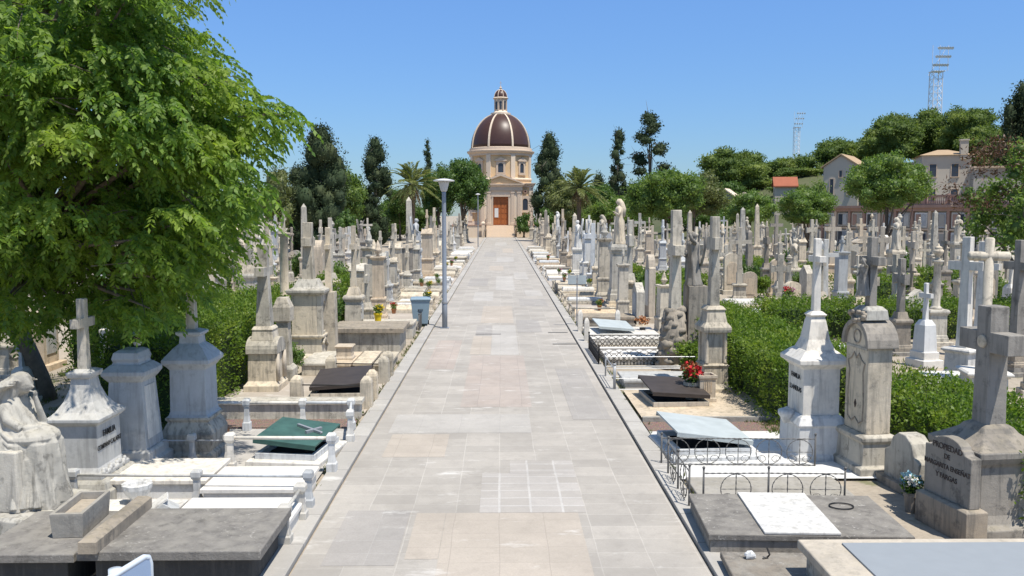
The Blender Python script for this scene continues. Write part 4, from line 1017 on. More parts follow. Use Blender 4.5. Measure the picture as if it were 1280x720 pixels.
# ---------------------------------------------------------------- trees and hedges
big_tree()
bt = 'trees around the chapel'
def T(px, top, bot, Y, halfpx, **k):
    p = A(px, 267, Y); zt = A(px, top, Y).z; zb = A(px, bot, Y).z; base = hillz(p.x, Y) - .3 if p.x > 20 else 0
    r_ = halfpx * Y / FPX
    return (p.x, Y, base), (zt + zb) / 2 - base, (r_, r_, (zt - zb) / 2)
def TR(name, label, px, top, bot, Y, half, leaf, mat, seed, group, **k):
    loc, hc, rad = T(px, top, bot, Y, half); return tree(name, label, loc, hc, rad, leaf, mat, seed, group=group, **k)
def CY(label, px, top, Y, half, seed, **k):
    p = A(px, 267, Y); return cypress('cypress_tree', label, (p.x, Y, 0), A(px, top, Y).z, half * Y / FPX, seed, group='dark cypresses flanking the chapel', **k)
# right, middle distance
TR('young_tree', 'round bright green tree with forked dark trunk before the burial niches', 1108, 186, 276, 76, 54, .22, 'leaf_mid', 21, 'green trees among the graves', nclump=60, per=190, csize=.24, tr=.2, fork=2.2)
TR('young_tree', 'low spreading green tree between graves and red-roofed house', 1010, 230, 290, 88, 42, .22, 'leaf_mid', 22, 'green trees among the graves', nclump=50, per=170, csize=.26, tr=.2, fork=2)
TR('young_tree', 'small rounded green tree beneath the distant mausoleum', 938, 238, 282, 100, 32, .24, 'leaf_mid', 23, 'green trees among the graves', nclump=36, per=150, csize=.3, tr=.18)
TR('broad_tree', 'broad bright green tree beside the second palm', 832, 204, 284, 108, 46, .28, 'leaf_mid', 24, 'green trees among the graves', nclump=60, per=150, csize=.26, tr=.3)
TR('broad_tree', 'yellow-green bushy tree behind the broad bright tree', 868, 214, 280, 124, 38, .3, 'leaf_olive', 25, 'green trees among the graves', nclump=36, per=120, csize=.3)
TR('bushy_tree', 'dull green bushy tree at the foot of the dark cypress', 702, 226, 285, 132, 27, .3, 'leaf_olive', 26, bt, nclump=34, per=110)
TR('bushy_tree', 'light green low bush between palm and broad tree', 760, 244, 285, 118, 30, .28, 'leaf_mid', 27, bt, nclump=30, per=110)
TR('bushy_tree', 'dark green mass of foliage behind the second palm', 745, 228, 285, 150, 44, .35, 'leaf_round', 28, bt, nclump=34, per=90)
TR('bushy_tree', 'grey-green scrub tree beneath the tall pine', 800, 222, 285, 150, 36, .35, 'leaf_olive', 29, bt, nclump=30, per=90)
TR('bushy_tree', 'mid green shrub right of the chapel plinth', 682, 262, 292, 122, 14, .25, 'leaf_round', 30, bt, nclump=20, per=110)
CY('ragged dark cypress close beside the chapel wall', 686, 164, 136, 19, 31, n=56, ragged=.3)
CY('narrow dark cypress rising behind the second palm', 773, 158, 142, 12, 32, n=44)
CY('low dark cypress in the gap right of the second palm', 748, 215, 160, 14, 132, n=36)
p = A(812, 267, 150); cl = [((random.Random(i).uniform(-3.2, 3.4) * (1.1 - abs(i - 5) * .08), random.Random(i + 50).uniform(-2, 2), 10.5 + i * .85), (1.5, 1.5, .9)) for i in range(13)]
tree('umbrella_pine', 'tall sparse pine with open tiered crown beside the narrow cypress', (p.x, 150, 0), 15, (4, 4, 5), .35, 'leaf_cypress', 33, clumps=cl, per=70, tr=.35, fork=9, group=bt)
palm('feathery date palm on the right side of the chapel', (A(724, 267, 112).x, 112, 0), 8.3 - .8, 4.0, 41, 'date palms by the chapel')
# left
palm('feathery date palm on the left side of the chapel', (A(516, 267, 112).x, 112, 0), 8.6 - .6, 4.3, 42, 'date palms by the chapel')
TR('round_tree', 'dense clipped green tree covering the left chapel wall', 578, 198, 272, 128, 38, .28, 'leaf_round', 43, bt, nclump=70, per=150, csize=.24, tr=.3, fork=3.5)
TR('round_tree', 'dense green tree between the palm and clipped tree', 548, 204, 280, 136, 24, .28, 'leaf_round', 44, bt, nclump=44, per=140, csize=.28, tr=.3)
CY('slender cypress top showing above the clipped tree', 535, 174, 155, 9, 45, n=34)
CY('tall narrow cypress between big cypress and palm', 470, 170, 122, 19, 46, n=60)
CY('huge bushy dark cypress at the edge of the leafy tree', 402, 155, 98, 33, 47, n=84, ragged=.25, leaf=.28)
CY('low dark cypress leaning against the huge one', 372, 206, 104, 18, 48, n=40)
TR('bushy_tree', 'light green bush between the two left cypresses', 436, 205, 285, 120, 22, .28, 'leaf_mid', 49, bt, nclump=30, per=110)
TR('bushy_tree', 'olive grey shrubby tree left of the huge cypress', 345, 210, 295, 95, 26, .25, 'leaf_olive', 50, bt, nclump=34, per=110)
TR('bushy_tree', 'olive green tree half hidden behind the leafy tree', 300, 222, 295, 105, 32, .28, 'leaf_olive', 51, bt, nclump=34, per=90)
TR('bushy_tree', 'dark bush in front of the tall narrow cypress', 432, 262, 300, 84, 15, .2, 'leaf_round', 52, bt, nclump=24, per=110)
TR('bushy_tree', 'green undergrowth tree behind the left palm', 500, 232, 288, 140, 26, .3, 'leaf_round', 53, bt, nclump=30, per=90)
TR('bushy_tree', 'shaded green tree at the far end of the left graves', 240, 215, 300, 110, 44, .3, 'leaf_round', 54, bt, nclump=34, per=80)
TR('bushy_tree', 'distant green tree behind the leafy tree crown', 150, 210, 300, 110, 50, .32, 'leaf_mid', 55, bt, nclump=34, per=70)
# pines on the hill
pg = 'pines on the hill'
for i, (px, top, bot, Y, half, lab) in enumerate([(915, 184, 238, 190, 38, 'rounded pine crown at the left end of the hill'), (962, 190, 236, 205, 30, 'smaller pine behind the red roof'), (992, 196, 240, 215, 26, 'pine at the foot of the smaller floodlight tower'),
        (1042, 171, 222, 195, 36, 'spreading pine above the tan tiled roof'), (1108, 142, 200, 185, 34, 'high pine crown left of the tall floodlight tower'), (1158, 132, 198, 190, 30, 'pine right beneath the tall floodlight tower'), (1205, 128, 196, 180, 38, 'broad pine crown above the stucco house chimney'), (1240, 150, 215, 172, 36, 'shaded pine behind the stucco house wing'), (890, 208, 250, 200, 20, 'low pine edge beside the blue sky gap'), (1075, 168, 225, 205, 34, 'pine in the dip between two crowns')]):
    TR('pine_tree', lab, px, top, bot + 14, Y, half * 1.22, .5, 'leaf_pine', 60 + i, pg, nclump=44, per=60, csize=.27, flat=.8, tr=.35, asp=.4)
loc = A(1278, 267, 118); tree('dark_pine', 'tall very dark pine at the frame edge behind the reddish tree', (loc.x, 118, hillz(loc.x, 118)), 14.5, (3.6, 3.6, 7.5), .32, 'leaf_cypress', 72, nclump=44, per=80, csize=.3)
# reddish tree at the right edge
def red_tree():
    loc = A(1290, 267, 31); t = tree('reddish_tree', 'tree with reddish-brown twigs and green tufts at the right edge', (loc.x, 31, 0), 4.6, (2.7, 2.7, 2.5), .15, 'leaf_mid', 73, nclump=60, per=210, csize=.17, tr=.14, fork=1.6, core=.4)
    rng = np.random.default_rng(4); cl = [((rng.uniform(-2.5, 1.6), rng.uniform(-1.6, 1.6), rng.uniform(3.4, 6.8)), (.7, .7, .4)) for i in range(26)]
    P, D = clump_points(cl, 300, rng, .9); v, f = cards(P, rng.uniform(.08, .2, len(P)), rng, .3, (0, 0, 0)); npmesh(v, f, 'brown_foliage', 'leaf_brown', t)
    return t
red_tree()
# low trees closing the horizon and the foot of the hill
rb = random.Random(44)
for i, (px, top, Y, half, m, lab) in enumerate([(1016, 222, 128, 22, 'leaf_mid', 'green tree in front of the tan roofed building corner'), (1140, 236, 112, 16, 'leaf_round', 'dark bush over the balustrade end'), (448, 238, 134, 26, 'leaf_mid', 'green tree filling the gap right of the huge cypress'), (500, 240, 150, 28, 'leaf_round', 'dark tree filling the gap behind the left palm'), (640, 262, 175, 30, 'leaf_round', 'dark tree line behind the chapel'), (715, 240, 158, 26, 'leaf_mid', 'bright tree just right of the ragged cypress'), (790, 236, 160, 24, 'leaf_round', 'dark tree below the umbrella pine'), (462, 262, 128, 22, 'leaf_round', 'low dark bush under the tall narrow cypress'), (488, 258, 146, 26, 'leaf_mid', 'low green bush under the left date palm'), (522, 256, 148, 26, 'leaf_round', 'dark bush behind the tall obelisk'), (385, 266, 122, 30, 'leaf_olive', 'low olive bush at the foot of the huge cypress'),
        (700, 256, 152, 28, 'leaf_round', 'dark bush at the foot of the ragged cypress'), (725, 254, 150, 24, 'leaf_mid', 'green bush below the right date palm'), (790, 250, 138, 28, 'leaf_round', 'dark bush beneath the narrow cypress'), (880, 252, 148, 30, 'leaf_round', 'dark bush between broad tree and mausoleum'), (915, 250, 160, 26, 'leaf_pine', 'scrubby bush by the grey mausoleum'),
        (985, 244, 172, 26, 'leaf_pine', 'scrubby bush right of the red-roofed house'), (1020, 240, 165, 24, 'leaf_round', 'dark bush at the corner of the tan roofed building'), (1000, 222, 190, 30, 'leaf_pine', 'scrub on the hill under the smaller floodlight tower'), (945, 222, 186, 28, 'leaf_pine', 'scrub on the hill above the red roof'), (905, 226, 180, 26, 'leaf_round', 'dark scrub under the rounded pine'),
        (1090, 205, 165, 30, 'leaf_round', 'dark foliage above the low rear building'), (1060, 240, 150, 24, 'leaf_round', 'dark bush behind the round-crowned tree'), (850, 244, 165, 36, 'leaf_mid', 'green bush behind the yellow-green tree'), (655, 268, 158, 10, 'leaf_round', 'small bush beside the chapel terrace')]):
    p = A(px, 267, Y); zt = A(px, top, Y).z; r_ = half * Y / FPX; z0 = hillz(p.x, Y) - .3 if p.x > 20 else 0; hh = max(2.0, zt - z0)
    tree('bushy_shrub', lab, (p.x, Y, z0), hh * .52, (r_, r_ * .8, hh * .5), .32, m, 300 + i, nclump=26, csize=.36, per=70, tr=.2, fork=.4, group='scrub and bushes at the cemetery edge', cat='bush')
for i, (px, yt, Y, w_) in enumerate([(930, 240, 168, 4), (1008, 236, 176, 5), (985, 230, 186, 4.5)]):
    p = A(px, 255, Y); z0 = hillz(p.x, Y) - .4; zt = A(px, yt, Y).z - z0; t = thing('hillside_tomb', ['pale hillside tomb beside the grey mausoleum', 'pale hillside tomb near the tan roofed building', 'highest pale tomb on the slope among the scrub'][i], 'mausoleum', (p.x, p.y, z0), R(-20 - i * 9), 'tombs on the hillside')
    MB().box(-w_ / 2, 0, 0, w_ / 2, w_, zt - .8).build('wall', 'grey_wall' if i else 'cream_wall', t); MB().prism([(-w_ / 2 - .2, zt - .8), (w_ / 2 + .2, zt - .8), (0, zt)], -.2, w_ + .2).build('roof', 'trim_light', t); MB().box(-.5, -.03, 0, .5, .02, zt * .5).build('door', 'glass_dark', t)
# hedges
hedge([(5.5, 7.5, 17.4, 28.0, 1.42)], 'bushy bright hedge between the white cross tomb and grey column', 81)
hedge([(7.0, 8.9, 11.2, 16.9, 1.15)], 'clipped bright hedge behind the arched headstone', 82)
hedge([(9.2, 19.5, 29.6, 31.8, 1.2)], 'long hedge crossing behind the small white crosses', 83, .09, 380)
hedge([(-8.3, -6.3, 17.6, 31.0, 1.75)], 'tall dark hedge behind the column with block cross', 84, .08, 480, 'leaf_hedge')
hedge([(-11.5, -8.8, 23, 30, 1.7)], 'second hedge block beneath the leafy tree', 85, .09, 300)
for i, (x0, x1, y0, y1, h_, lab) in enumerate([(-8.0, -6.4, 34, 40, 1.5, 'hedge behind the gabled niche shrine'), (6.3, 7.6, 34, 40, 1.5, 'hedge behind the flame topped pillars'), (-7.8, -6.6, 46, 56, 1.5, 'dark hedge beyond the wheelie bin row'), (6.4, 7.6, 46, 58, 1.4, 'hedge far down behind the right graves'),
        (15.8, 19.5, 40, 42, 1.3, 'hedge between the third and fourth right rows'), (16.2, 17.2, 48, 62, 1.3, 'narrow hedge running among the right crosses'), (21, 27, 46, 48, 1.3, 'short hedge before the far white tombs'), (-14, -13.2, 34, 46, 1.4, 'hedge at the back of the left graves'), (24.5, 26, 60, 72, 1.3, 'hedge near the round-crowned tree'), (9.5, 10.6, 44, 50, 1.1, 'low hedge by the large grey cross')]):
    hedge([(x0, x1, y0, y1, h_)], lab, 90 + i, .11, 170)
# ---------------------------------------------------------------- street furniture
def lamp():
    p = G(556, 411); t = thing('street_lamp', 'slim grey lamp post with flat round white top beside the path', 'street lamp', (p.x, p.y, .03))
    MB().lathe([(.10, 0), (.10, .95), (.085, .98), (.075, 5.0), (.075, 5.1)], 14).build('pole', 'post_metal', t, True)
    MB().cbox(0, 0, 0, .32, .32, .02).build('base_plate', 'post_metal', t)
    MB().lathe([(.115, .93), (.115, 1.0)], 12).build('collar', 'iron_silver', t)
    MB().lathe([(.085, 5.08), (.12, 5.12), (.20, 5.42), (.21, 5.46)], 20).build('lamp_bowl', 'lamp_white', t, True)
    MB().lathe([(.38, 5.455), (.40, 5.475), (.38, 5.50), (.15, 5.55), (.03, 5.56)], 28).build('lamp_cap', 'lamp_white', t, True)
lamp()
for i, (px, y, tp, lab) in enumerate([(602.5, 309, 243, 'distant lamp post at the left foot of the chapel steps'), (592, 305, 252, 'small far lamp post left of the chapel plinth')][:1]):
    p = G(px, y); h_ = H(tp, p.y); t = thing('path_lamp', lab, 'street lamp', (p.x - .5, p.y, 0)); MB().tube([(0, 0, 0), (0, 0, h_)], .07, 8).build('pole', 'iron_silver', t); MB().lathe([(.1, h_ - .1), (.35, h_), (.1, h_ + .12)], 12).build('lamp_cap', 'lamp_white', t)
def wheelie():
    p = G(526, 409); t = thing('wheelie_bin', 'blue grey wheelie bin standing next to the lamp post', 'bin', (p.x, p.y, .05), R(4))
    MB().stack([(.25, .27, .10), (.27, .30, .12), (.35, .35, .96), (.37, .37, .97), (.37, .37, 1.0)]).build('body', 'bin_plastic', t, False, .02)
    MB().stack([(.385, .385, 1.0), (.39, .39, 1.04), (.36, .37, 1.08), (.2, .25, 1.1)]).build('lid', 'bin_plastic', t, False, .015)
    MB().tube([(-.3, .40, 1.0), (.3, .40, 1.0)], .02, 8).build('handle', 'bin_plastic', t)
    for sx in (-1, 1): MB().join(MB().lathe([(.04, -.03), (.1, -.03), (.1, .03), (.04, .03)], 16), Matrix.Translation((sx * .28, .25, .1)) @ Matrix.Rotation(R(90), 4, 'Y')).build('wheel', 'rubber', t)
    e = MB().tube([(-.09, -.345, .66), (.09, -.345, .66), (.05, -.33, .56), (-.05, -.33, .56), (-.09, -.345, .66)], .009, 5).tube([(-.03, -.34, .60), (.03, -.34, .60)], .008, 5); e.build('emblem', 'rubber', t)
    MB().box(-.14, -.29, .12, .14, -.25, .2).build('foot_rest', 'bin_plastic', t)
wheelie()
def plot_sign():
    p = G(721, 409); t = thing('plot_sign', 'pale blue two-panel sign on thin pole by the right kerb', 'sign', (p.x, p.y, 0), R(-4))
    MB().tube([(0, 0, 0), (0, 0, 2.0)], .022, 8).build('pole', 'post_metal', t)
    for sx in (-1, 1): MB().box(min(sx * .03, sx * .35), -.035, 1.64, max(sx * .03, sx * .35), -.02, 1.98).build('sign_panel', 'blue_metal', t)
plot_sign()
def near_sign():
    # the back of a blue sign on a white rimmed panel right below the camera
    a = A(187, 692, 6.2); t = thing('path_sign', 'blue sign panel with white rounded rim cut off by the bottom edge', 'sign', (a.x, a.y, a.z))
    d = Vector((A(60, 800, 5.2) - a)); d.z = 0; L = .95; u = d.normalized(); ang = math.atan2(u.y, u.x); t.rotation_euler = (0, 0, ang); t.location.z = a.z
    pr = [(0 + .05, .0), (L, .0), (L, -.7), (0, -.7), (0, -.05), (.015, -.015)]
    MB().prism(pr, -.015, .015).build('sign_panel', 'sign_paint', t, False, .006)
    MB().tube([(L, 0, 0), (.07, 0, 0), (.02, 0, -.02), (0, 0, -.07), (0, 0, -.7)], .022, 8).build('rim', 'sign_edge', t, True)
    MB().tube([(.25, -.10, -3.0), (.25, -.10, -.02)], .045, 14).build('pole', 'sign_edge', t, True)
    MB().box(.2, -.08, -.3, .3, .0, -.25).build('bracket', 'sign_edge', t)
near_sign()

# ---------------------------------------------------------------- near left graves
LEFT, RIGHT = R(90), R(-90)
def mourner():
    p = G(34, 676); t = thing('mourner_statue', 'veiled stone woman seated with bowed head on a plain block', 'statue', (p.x - .25, p.y + .25, 0), R(78))
    MB().stack([(.75, .85, 0), (.75, .85, .16), (.68, .78, .2), (.66, .76, .42), (.62, .72, .46)]).build('plinth', 'limestone_grey', t, False, .01)
    MB().stack([(.46, .52, .458), (.43, .48, 1.25)], 0, .10).build('seat_block', 'limestone', t, False, .02)
    b = MB(); r = random.Random(2)
    cap = lambda P, q: b.tube(P, q, 12)
    b.ell((0, .05, 1.40), (.24, .24, .20), 14, 10); b.ell((0, .02, 1.62), (.19, .17, .26), 14, 10); b.ell((0, -.02, 1.80), (.22, .13, .12), 14, 8)
    cap([(0, -.02, 1.82), (0, -.12, 1.98)], [.075, .06]); b.ell((0, -.20, 2.05), (.095, .12, .125), 16, 12); b.ell((0, -.15, 2.10), (.125, .14, .12), 16, 12)
    b.tube([(0, -.305, 2.06), (0, -.335, 2.015), (0, -.31, 2.0)], [.012, .022, .012], 6); b.ell((0, -.30, 1.965), (.035, .02, .012), 8, 6)
    for sx in (-1, 1): b.ell((sx * .04, -.295, 2.06), (.022, .014, .010), 8, 6)
    for i in range(9):   # long veil and hair strands
        x = (i - 4) * .045; b.tube([(x * .8, -.14, 2.16 - abs(x) * .3), (x * 1.4, .0, 2.10 - abs(x) * .4), (x * 1.9, .10, 1.88), (x * 1.8, .20, 1.6), (x * 1.9, .27, 1.3), (x * 2.2, .34, .95)], [.05, .06, .065, .055, .05, .02], 8)
    for sx in (-1, 1):
        cap([(sx * .12, -.02, 1.36), (sx * .14, -.32, 1.36), (sx * .13, -.48, 1.30)], [.17, .15, .12]); cap([(sx * .13, -.48, 1.30), (sx * .14, -.50, .95), (sx * .15, -.56, .56)], [.125, .12, .13])
        cap([(sx * .21, -.03, 1.80), (sx * .25, -.14, 1.62), (sx * .20, -.30, 1.50)], [.075, .07, .06])
    cap([(.20, -.30, 1.50), (.10, -.32, 1.72), (.05, -.31, 1.88)], [.055, .04, .03]); cap([(-.20, -.30, 1.50), (0, -.42, 1.48), (.10, -.42, 1.46)], [.055, .04, .03])
    for q in range(4):
        b.tube([(.05 + (q - 1.5) * .018, -.31, 1.87), (.03 + (q - 1.5) * .018, -.335, 1.93), (.02 + (q - 1.5) * .016, -.33, 1.97)], [.013, .011, .008], 6)
        b.tube([(.10, -.42 + (q - 1.5) * .018, 1.465), (.17, -.43 + (q - 1.5) * .018, 1.46), (.21, -.43 + (q - 1.5) * .018, 1.42)], [.013, .011, .008], 6)
    b.tube([(.05, -.30, 1.88), (.075, -.29, 1.92), (.08, -.30, 1.95)], [.014, .012, .009], 6); b.tube([(.10, -.40, 1.47), (.13, -.375, 1.48), (.16, -.37, 1.46)], [.014, .012, .009], 6)
    b.ell((0, -.28, 1.36), (.33, .36, .15), 16, 10)
    b.rings([[(q * math.cos(a) * (1 + .07 * math.sin(8 * a + z * 6)), yc + q2 * math.sin(a) * (1 + .07 * math.sin(8 * a + z * 6)), z) for a in [2 * math.pi * k / 36 for k in range(36)]] for q, q2, yc, z in ((.37, .40, -.12, 1.22), (.34, .36, -.10, 1.36), (.29, .27, -.05, 1.52), (.27, .21, -.03, 1.68), (.23, .155, -.03, 1.80), (.12, .11, -.05, 1.90))])
    b.rings([[(q * math.cos(a), yc + q2 * math.sin(a), z) for a in [2 * math.pi * k / 24 for k in range(24)]] for q, q2, yc, z in ((.27, .12, .16, 1.3), (.25, .14, .12, 1.55), (.20, .15, .04, 1.80), (.155, .15, -.06, 2.0), (.145, .15, -.13, 2.10), (.10, .10, -.14, 2.19))])
    b.rings([[(q * math.cos(a) * (1 + .09 * math.sin(9 * a + z * 3)), -.24 - .0 + q2 * math.sin(a) * (1 + .09 * math.sin(9 * a + z * 3)), z) for a in [2 * math.pi * k / 40 for k in range(40)]] for q, q2, z in ((.42, .52, .45), (.38, .48, .6), (.35, .45, .85), (.335, .43, 1.1), (.32, .41, 1.3), (.26, .34, 1.42))])
    for i in range(26):  # robe folds falling over the knees and down both sides
        a = -2.5 + i * .2; c0 = (.20 * math.sin(a), -.12 - .18 * math.cos(a), 1.42); c1 = (.31 * math.sin(a) + r.uniform(-.02, .02), -.16 - .40 * math.cos(a), 1.10); c2 = (.36 * math.sin(a) + r.uniform(-.05, .05), -.2 - .43 * math.cos(a), .78); c3 = (.42 * math.sin(a) + r.uniform(-.05, .05), -.22 - .47 * math.cos(a), .50)
        b.tube([c0, c1, c2, c3], [.045, .05, .04, .055], 8)
    for i in range(9):   # swags across the lap and shawl over the shoulders
        z = 1.40 - i * .075; b.tube([(-.26 - .02 * i, .12, z + .18), (-.33 - .01 * i, -.22, z - .02), (-.05, -.55 - .01 * i, z - .16), (.28, -.30, z + .02), (.30, .08, z + .2)], [.02, .035, .042, .035, .02], 8)
        b.tube([(-.22, .12, 1.72 - i * .05), (-.26, -.08, 1.60 - i * .05), (-.05, -.26, 1.50 - i * .04), (.2, -.2, 1.62 - i * .05)], [.02, .03, .032, .02], 8)
    for i in range(34):
        a = math.pi * 2 * i / 34 + r.uniform(-.05, .05); w1 = r.uniform(-.06, .06)
        b.tube([(.24 * math.cos(a), -.16 + .30 * math.sin(a), 1.34), (.335 * math.cos(a + w1), -.16 + .44 * math.sin(a + w1), .95), (.40 * math.cos(a + w1 * 2), -.16 + .54 * math.sin(a + w1 * 2), .47)], [.012, .022, .03], 6)
    for i in range(11):
        x = (i - 5) * .042; b.tube([(x, -.22, 2.185 - abs(x) * .5), (x * 1.3, -.02, 2.15 - abs(x) * .5), (x * 1.8, .12, 1.95), (x * 2.0, .24, 1.62), (x * 2.3, .33, 1.28), (x * 2.7, .42, .80)], [.012, .02, .026, .03, .03, .03], 6)
    o = b.build('robed_figure', 'limestone_grey', t, True)
    rm = o.modifiers.new('fuse', 'REMESH'); rm.mode = 'VOXEL'; rm.voxel_size = .010; rm.use_smooth_shade = True
    s_ = o.modifiers.new('soft', 'SMOOTH'); s_.iterations = 2; s_.factor = .5
mourner()
def familia_left():
    p = G(112, 618); t = thing('cross_tomb', 'weathered family tomb with plain cross on a flared cap under leaves', 'cross', (p.x, p.y, 0), LEFT)
    m = 'marble_grey'
    MB().stack([(.75, .68, 0), (.75, .68, .22), (.70, .63, .24), (.66, .60, .34), (.60, .54, .38)]).build('base_step', 'limestone_grey', t, False, .01)
    MB().stack([(.56, .5, .378), (.56, .5, .44), (.50, .44, .48), (.46, .40, .54), (.45, .39, 1.18), (.48, .42, 1.20), (.54, .48, 1.25), (.54, .48, 1.30)]).build('pedestal', m, t, False, .008)
    MB().stack([(.53, .47, 1.298), (.40, .36, 1.38), (.28, .26, 1.52), (.20, .19, 1.70), (.17, .16, 1.86), (.22, .2, 1.88), (.24, .22, 1.93), (.24, .22, 1.96), (.13, .12, 2.0)]).build('flared_cap', m, t, False, .006)
    cross_mb(1.99, 1.1, .62, .17, .66, w=.17, taper=.85).build('cross', 'limestone_grey', t, False, .01)
    lettering('FAMILIA', .135, t, (0, -.405, .98)); lettering('COMPANY·CALAFAT', .105, t, (0, -.405, .80), sp=.9)
    g_ = MB(); r = random.Random(1)
    for i in range(16): g_.ell((-.44 + i * .058, -.47 + r.uniform(-.02, .02), .46 + .03 * math.sin(i * 1.3)), (.045, .04, .05), 7, 5)
    g_.build('carved_garland', m, t, True); t.scale = (.88, .84, .98)
familia_left()
def tomb_pillar_left():
    p = G(170, 592); t = thing('block_monument', 'bluish block monument with blank inset panel and coffin shaped top', 'monument', (p.x, p.y, 0), LEFT)
    MB().stack([(.52, .52, 0), (.52, .52, .3), (.46, .46, .34), (.46, .46, .46), (.42, .42, .5)]).build('base_step', 'marble_grey', t, False, .01)
    MB().stack([(.40, .38, .498), (.32, .30, 1.62), (.36, .34, 1.66), (.42, .40, 1.74), (.42, .40, 1.80), (.30, .28, 1.90)]).build('pedestal', 'marble_grey', t, False, .008)
    MB().stack([(.28, .26, 1.898), (.26, .24, 1.94), (.30, .25, 2.0), (.28, .22, 2.10), (.20, .15, 2.14)]).build('coffin_top', 'marble_grey', t, False, .008)
    o = MB().stack([(.27, .012, .0), (.22, .012, .88)]).build('panel', 'marble_white', t, False, .004); o.location = (0, -.372, .66); o.rotation_euler = (R(-4.1), 0, 0)
    t.scale = (.9, .88, .98); t2 = bouquet((p.x + .1, p.y, 2.15), 'faded pink and green artificial flowers on the coffin shaped top', ['flower_pink', 'flower_blue'], .10, 'marble_grey', .06, .07, 'leaf_round', seed=3)
tomb_pillar_left()
def column_left():
    p = G(245, 572); t = thing('column_tomb', 'broad pedestal with bulging base carrying a slim square shaft', 'column', (p.x, p.y, 0), LEFT)
    MB().stack([(.50, .50, 0), (.50, .50, .16), (.44, .44, .2), (.50, .50, .36), (.51, .51, .52), (.44, .44, .66), (.40, .40, .72), (.44, .44, .76), (.44, .44, .80)]).build('base_step', 'limestone_grey', t, False, .012)
    MB().stack([(.42, .42, .798), (.38, .38, .84), (.36, .36, .9), (.35, .35, 1.62), (.40, .40, 1.68), (.47, .47, 1.74), (.47, .47, 1.80), (.30, .30, 1.98), (.20, .20, 2.06), (.19, .19, 2.18), (.25, .25, 2.22), (.25, .25, 2.26), (.12, .12, 2.3)]).build('pedestal', 'marble_grey', t, False, .008)
    MB().stack([(.095, .095, 2.298), (.075, .075, 3.1)]).build('shaft', 'limestone', t, False, .008)
    cross_mb(2.96, .62, .45, .12, .55).build('cross', 'limestone', t, False, .006); t.scale = (.88, .86, 1)
column_left()
def block_cross():
    p = G(333, 487); t = thing('column_monument', 'tall tapering shaft topped by a heavy block cross beside the hedge', 'cross', (p.x, p.y, 0), LEFT)
    MB().stack([(.50, .42, 0), (.50, .42, .18), (.44, .38, .22), (.38, .34, .28), (.36, .33, .92), (.34, .31, .97)]).build('pedestal', 'limestone', t, False, .01)
    MB().join(MB().prism([(-.42, 0), (.42, 0)] + arch(.84, .12, .26, 10), -.39, .37), Matrix.Translation((0, 0, .94))).build('arched_cap', 'limestone_grey', t, False, .01)
    MB().stack([(.28, .27, 1.25), (.25, .24, 1.48), (.27, .26, 1.51), (.22, .22, 1.58)]).build('shaft_foot', 'limestone', t, False, .01)
    cross_mb(1.57, 2.0, .86, .36, .67, w=.34, taper=.64).build('cross', 'limestone_grey', t, False, .015)
    for sx in (-1, 1): MB().lathe([(.06, .28), (.05, .94)], 10, sx * .32, -.37).build('colonnette', 'sandstone', t, True)
block_cross()
def small_stele():
    p = G(356, 474); t = thing('small_stele', 'short grey stele with chamfered top next to the block cross', 'headstone', (p.x, p.y, 0), LEFT)
    MB().stack([(.28, .28, 0), (.28, .28, .3), (.24, .22, .36), (.2, .2, .4)]).build('base_step', 'limestone_grey', t, False, .01)
    MB().stack([(.20, .18, .398), (.16, .15, 1.5), (.22, .22, 1.54), (.22, .22, 1.9), (.14, .12, 2.15)]).build('stele_shaft', 'limestone_grey', t, False, .01)
small_stele()
def aedicule():
    p = G(388, 452); t = thing('niche_shrine', 'gothic stone shrine with pointed opening and two crosses on its roof', 'shrine', (p.x, p.y, 0), LEFT)
    MB().stack([(.58, .58, 0), (.58, .58, .2), (.5, .5, .24), (.44, .44, .3), (.42, .42, .72), (.5, .5, .78), (.5, .5, .84)]).build('pedestal', 'limestone', t, False, .01)
    arched_wall(.84, .84, 1.15, .36, .92, .55, .32, -.44, -.3, True).build('niche_front', 'limestone', t, False, .006)
    MB().box(-.42, -.298, .838, .42, .42, 1.99).build('niche_body', 'limestone', t, False, .01)
    MB().cbox(0, -.305, .92, .33, .01, .8).build('niche_glass', 'glass_dark', t)
    MB().stack([(.48, .5, 1.989), (.54, .55, 2.06), (.54, .55, 2.13), (.38, .38, 2.2), (.26, .26, 2.42)]).build('roof', 'limestone_grey', t, False, .008)
    cross_mb(2.40, 1.65, .7, .34, .66, w=.32, taper=.75).build('cross', 'limestone_grey', t, False, .01)
    b = cross_mb(0, 1.9, .5, .2, .7, w=.2, taper=.7).build('cross', 'limestone', t, False, .01); b.location = (.35, -.5, 2.0)
    MB().stack([(.22, .22, 0), (.2, .2, 2.02)], .35, -.5).build('side_pillar', 'limestone_grey', t, False, .008)
    g_ = MB(); r = random.Random(4)
    for i in range(14): g_.ell((-.4 + i * .06, -.47, .62 + .10 * math.sin(i * .5)), (.055, .05, .06), 7, 5)
    g_.build('carved_garland', 'limestone_grey', t, True)
aedicule()
LG = 'white marble grave slabs near the path'
def slab(x0, x1, y0, y1, z, m, label, name='grave_slab', ov=.04, th=.07, body=None, group=None, rz=0, inset=None, cat='grave slab'):
    cx, cy = (x0 + x1) / 2, (y0 + y1) / 2; t = thing(name, label, cat, (cx, cy, 0), R(rz), group); hx, hy = (x1 - x0) / 2, (y1 - y0) / 2
    MB().stack([(hx - ov, hy - ov, 0), (hx - ov, hy - ov, z - th + .001)]).build('tomb_body', body or m, t, False, .01)
    MB().stack([(hx, hy, z - th), (hx, hy, z - .012), (hx - .012, hy - .012, z)]).build('lid', m, t, False, .006)
    if inset: MB().stack([(hx * inset[1], hy * inset[2], z - .01), (hx * inset[1], hy * inset[2], z + .02)]).build('top_panel', inset[0], t, False, .004)
    return t
